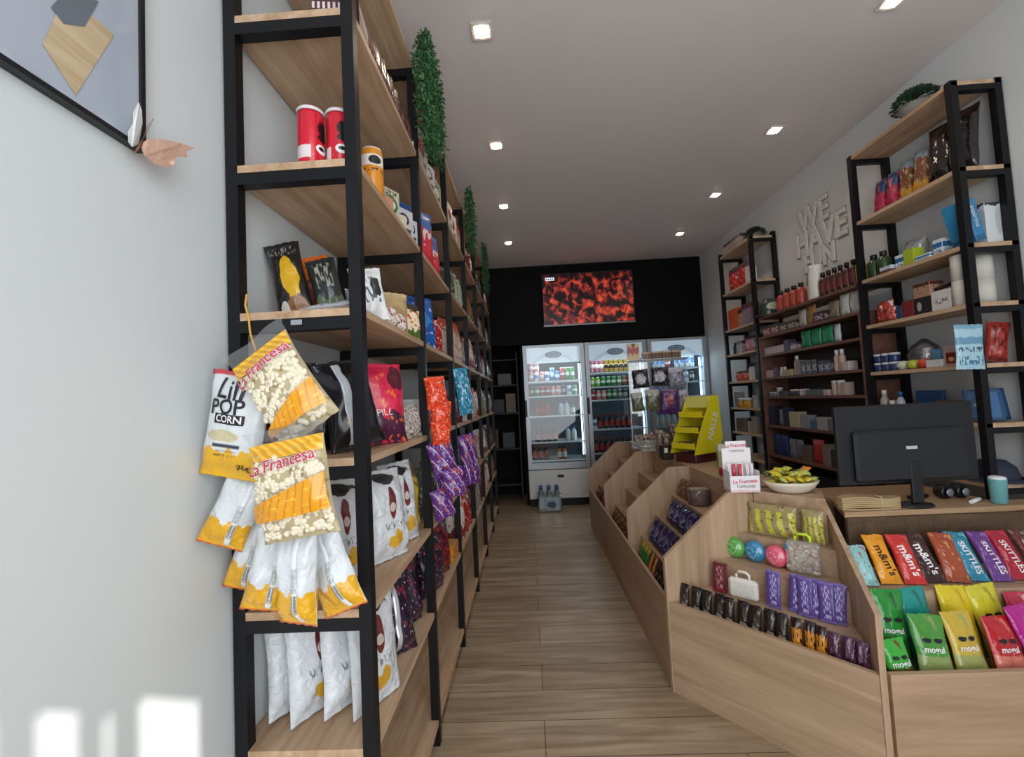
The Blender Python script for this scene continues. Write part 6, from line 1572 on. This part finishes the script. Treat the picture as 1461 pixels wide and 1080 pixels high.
# things inside the aisle counters
DV = P_('deep_violet_bar_print', '2a2450', ('txt', .1, .9, .25, .7, '9a9ac8', 8), ('spk', 5, .6, '4a3a6a'), rough=.2); DPK = P_('dark_pack_print', '2c2428', ('spk', 5, .58, '6a4a3a'), ('txt', .1, .9, .3, .6, '8a7a6a', 8), rough=.2)
GRS = P_('green_bar_print', '3a8a3a', ('band', .7, 1.1, 'c9a03a', .3), ('spk', 5, .6, '1e4a24')); OBR = P_('orange_dark_bar_print', 'c98a4a', ('str', 2, .4, '1e1614', 0, -.1, 1.1)); RWB = P_('red_wafer_box_print', 'b8342c', ('str', 5, .3, 'd8a890', 0, .2, .8), rough=.4); BRS = P_('brown_sachet_print', '6a4434', ('spk', 5, .56, 'b88a6a'), ('spk', 8, .62, '2c1a16'))
def ais(name, X, Y, z, w, h, d, m, lb, rx=-25, ry=0, rz=-90, grp=None, seed=380, cat='candy pack'):
    X = {.31: .632, .43: .712, .56: .815, .69: .93}[z]; rx = -19 if z == .31 else -22
    o = B_(name, w, h, d, m, seed); tilt(o, (X, Y, z), rz, rx, ry, label=lb, cat=cat, group=grp)
    vs, _ = solid(o, Matrix.LocRotScale(o.location, o.rotation_euler, o.scale)); o.location.z += z-min(v[2] for v in vs)+.001
for i in range(5): ais('candy_bar', .66, 2.20+.058*i, .31, .055, .13, .02, DPK, 'dark candy bar in the trough next to the corner unit', -28, (3, -2, 4, -3, 1)[i], grp='dark bars in the first aisle trough', seed=380+i % 2)
for i in range(2): ais('candy_bar', .66, 2.505+.06*i, .31, .05, .14, .02, OBR, 'orange and black striped bar in the first aisle trough', -28, 3-6*i, grp='orange striped bars', seed=382)
for i in range(3): ais('candy_bar', .655, 2.645+.055*i, .31, .05, .145, .02, GRS, 'green candy bar with a gold end in the first aisle trough', -26, 4-4*i, grp='green bars in the first aisle trough', seed=383)
for i in range(6): ais('candy_bar', .745+.004*(i % 2), 2.33+.088*i, .43, .085, .15, .03, DV, 'deep violet candy bar on the lower step of the first aisle counter', -48, 4-4*(i % 3), grp='violet bars on the lower step', seed=384)
for i in range(4): ais('candy_bar', .84, 2.40+.10*i, .56, .10, .14, .035, DV, 'deep violet candy bar on the upper step of the first aisle counter', -60, 4-4*(i % 3), grp='violet bars on the upper step', seed=385)
for i in range(2): ais('candy_pack', .955, 2.735+.09*i, .69, .09, .11, .035, BRS, 'brown sachet on the top step of the first aisle counter', -30, 0, grp='brown sachets on the top step', seed=391)
for i in range(6): ais('candy_pack', .65, 2.97+.12*i, .31, .11, .12, .03, BRS, 'brown sachet in the trough of the middle aisle counter', -26, (3, -3, 2)[i % 3], grp='brown sachets in the middle trough', seed=386+i % 2)
for i in range(3): ais('candy_pack', .735, 3.02+.16*i, .43, .13, .10, .04, DPK, 'dark pack on the lower step of the middle aisle counter', -40, 0, grp='dark packs on the middle step', seed=388)
o = carton('carton', .16, .08, .075, RWB); tilt(o, (.95, 3.14, .6905), -90, label='red wafer box on the upper step of the middle aisle counter', cat='box')
o = carton('carton', .14, .07, .06, P_('brown_wafer_box_print', '8a5a40', ('txt', .1, .9, .2, .8, 'c8a888', 7))); tilt(o, (.85, 3.20, .5605), -90, label='brown wafer box one step below the red one', cat='box')
for i in range(5): ais('candy_pack', .655, 3.82+.15*i, .31, .13, .11, .03, DRED if i % 2 else BRS, ('brown sachet in the trough of the farthest aisle counter', 'dark red sachet in the trough of the farthest aisle counter')[i % 2], -26, 0, grp=('brown sachets in the end trough', 'dark red sachets in the end trough')[i % 2], seed=389)
for i in range(3): ais('candy_pack', .735, 3.86+.2*i, .43, .14, .10, .04, DPK, 'dark pack on the lower step of the farthest aisle counter', -40, 0, grp='dark packs on the end step', seed=390)

# dim store shelf in the passage beside the coolers
AUTO = None
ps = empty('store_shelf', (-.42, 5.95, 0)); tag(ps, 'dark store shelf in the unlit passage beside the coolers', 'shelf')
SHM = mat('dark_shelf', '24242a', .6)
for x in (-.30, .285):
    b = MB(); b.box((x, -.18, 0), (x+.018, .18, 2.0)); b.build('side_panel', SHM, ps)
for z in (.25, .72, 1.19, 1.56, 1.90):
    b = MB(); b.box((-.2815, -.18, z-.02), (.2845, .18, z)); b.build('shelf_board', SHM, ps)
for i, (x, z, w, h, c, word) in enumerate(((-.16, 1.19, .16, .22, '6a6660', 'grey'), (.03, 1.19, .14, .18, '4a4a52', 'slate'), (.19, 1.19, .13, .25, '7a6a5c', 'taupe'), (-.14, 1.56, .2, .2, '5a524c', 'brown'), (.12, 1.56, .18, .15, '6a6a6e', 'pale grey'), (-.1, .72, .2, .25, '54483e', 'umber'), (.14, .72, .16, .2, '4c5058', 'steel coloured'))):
    o = carton('carton', w, .2, h, mat('store_%d' % i, c, .7)); place(o, (-.42+x, 5.93, z+.001), 0, label=f'dim {word} box on the store shelf in the unlit passage', cat='box')
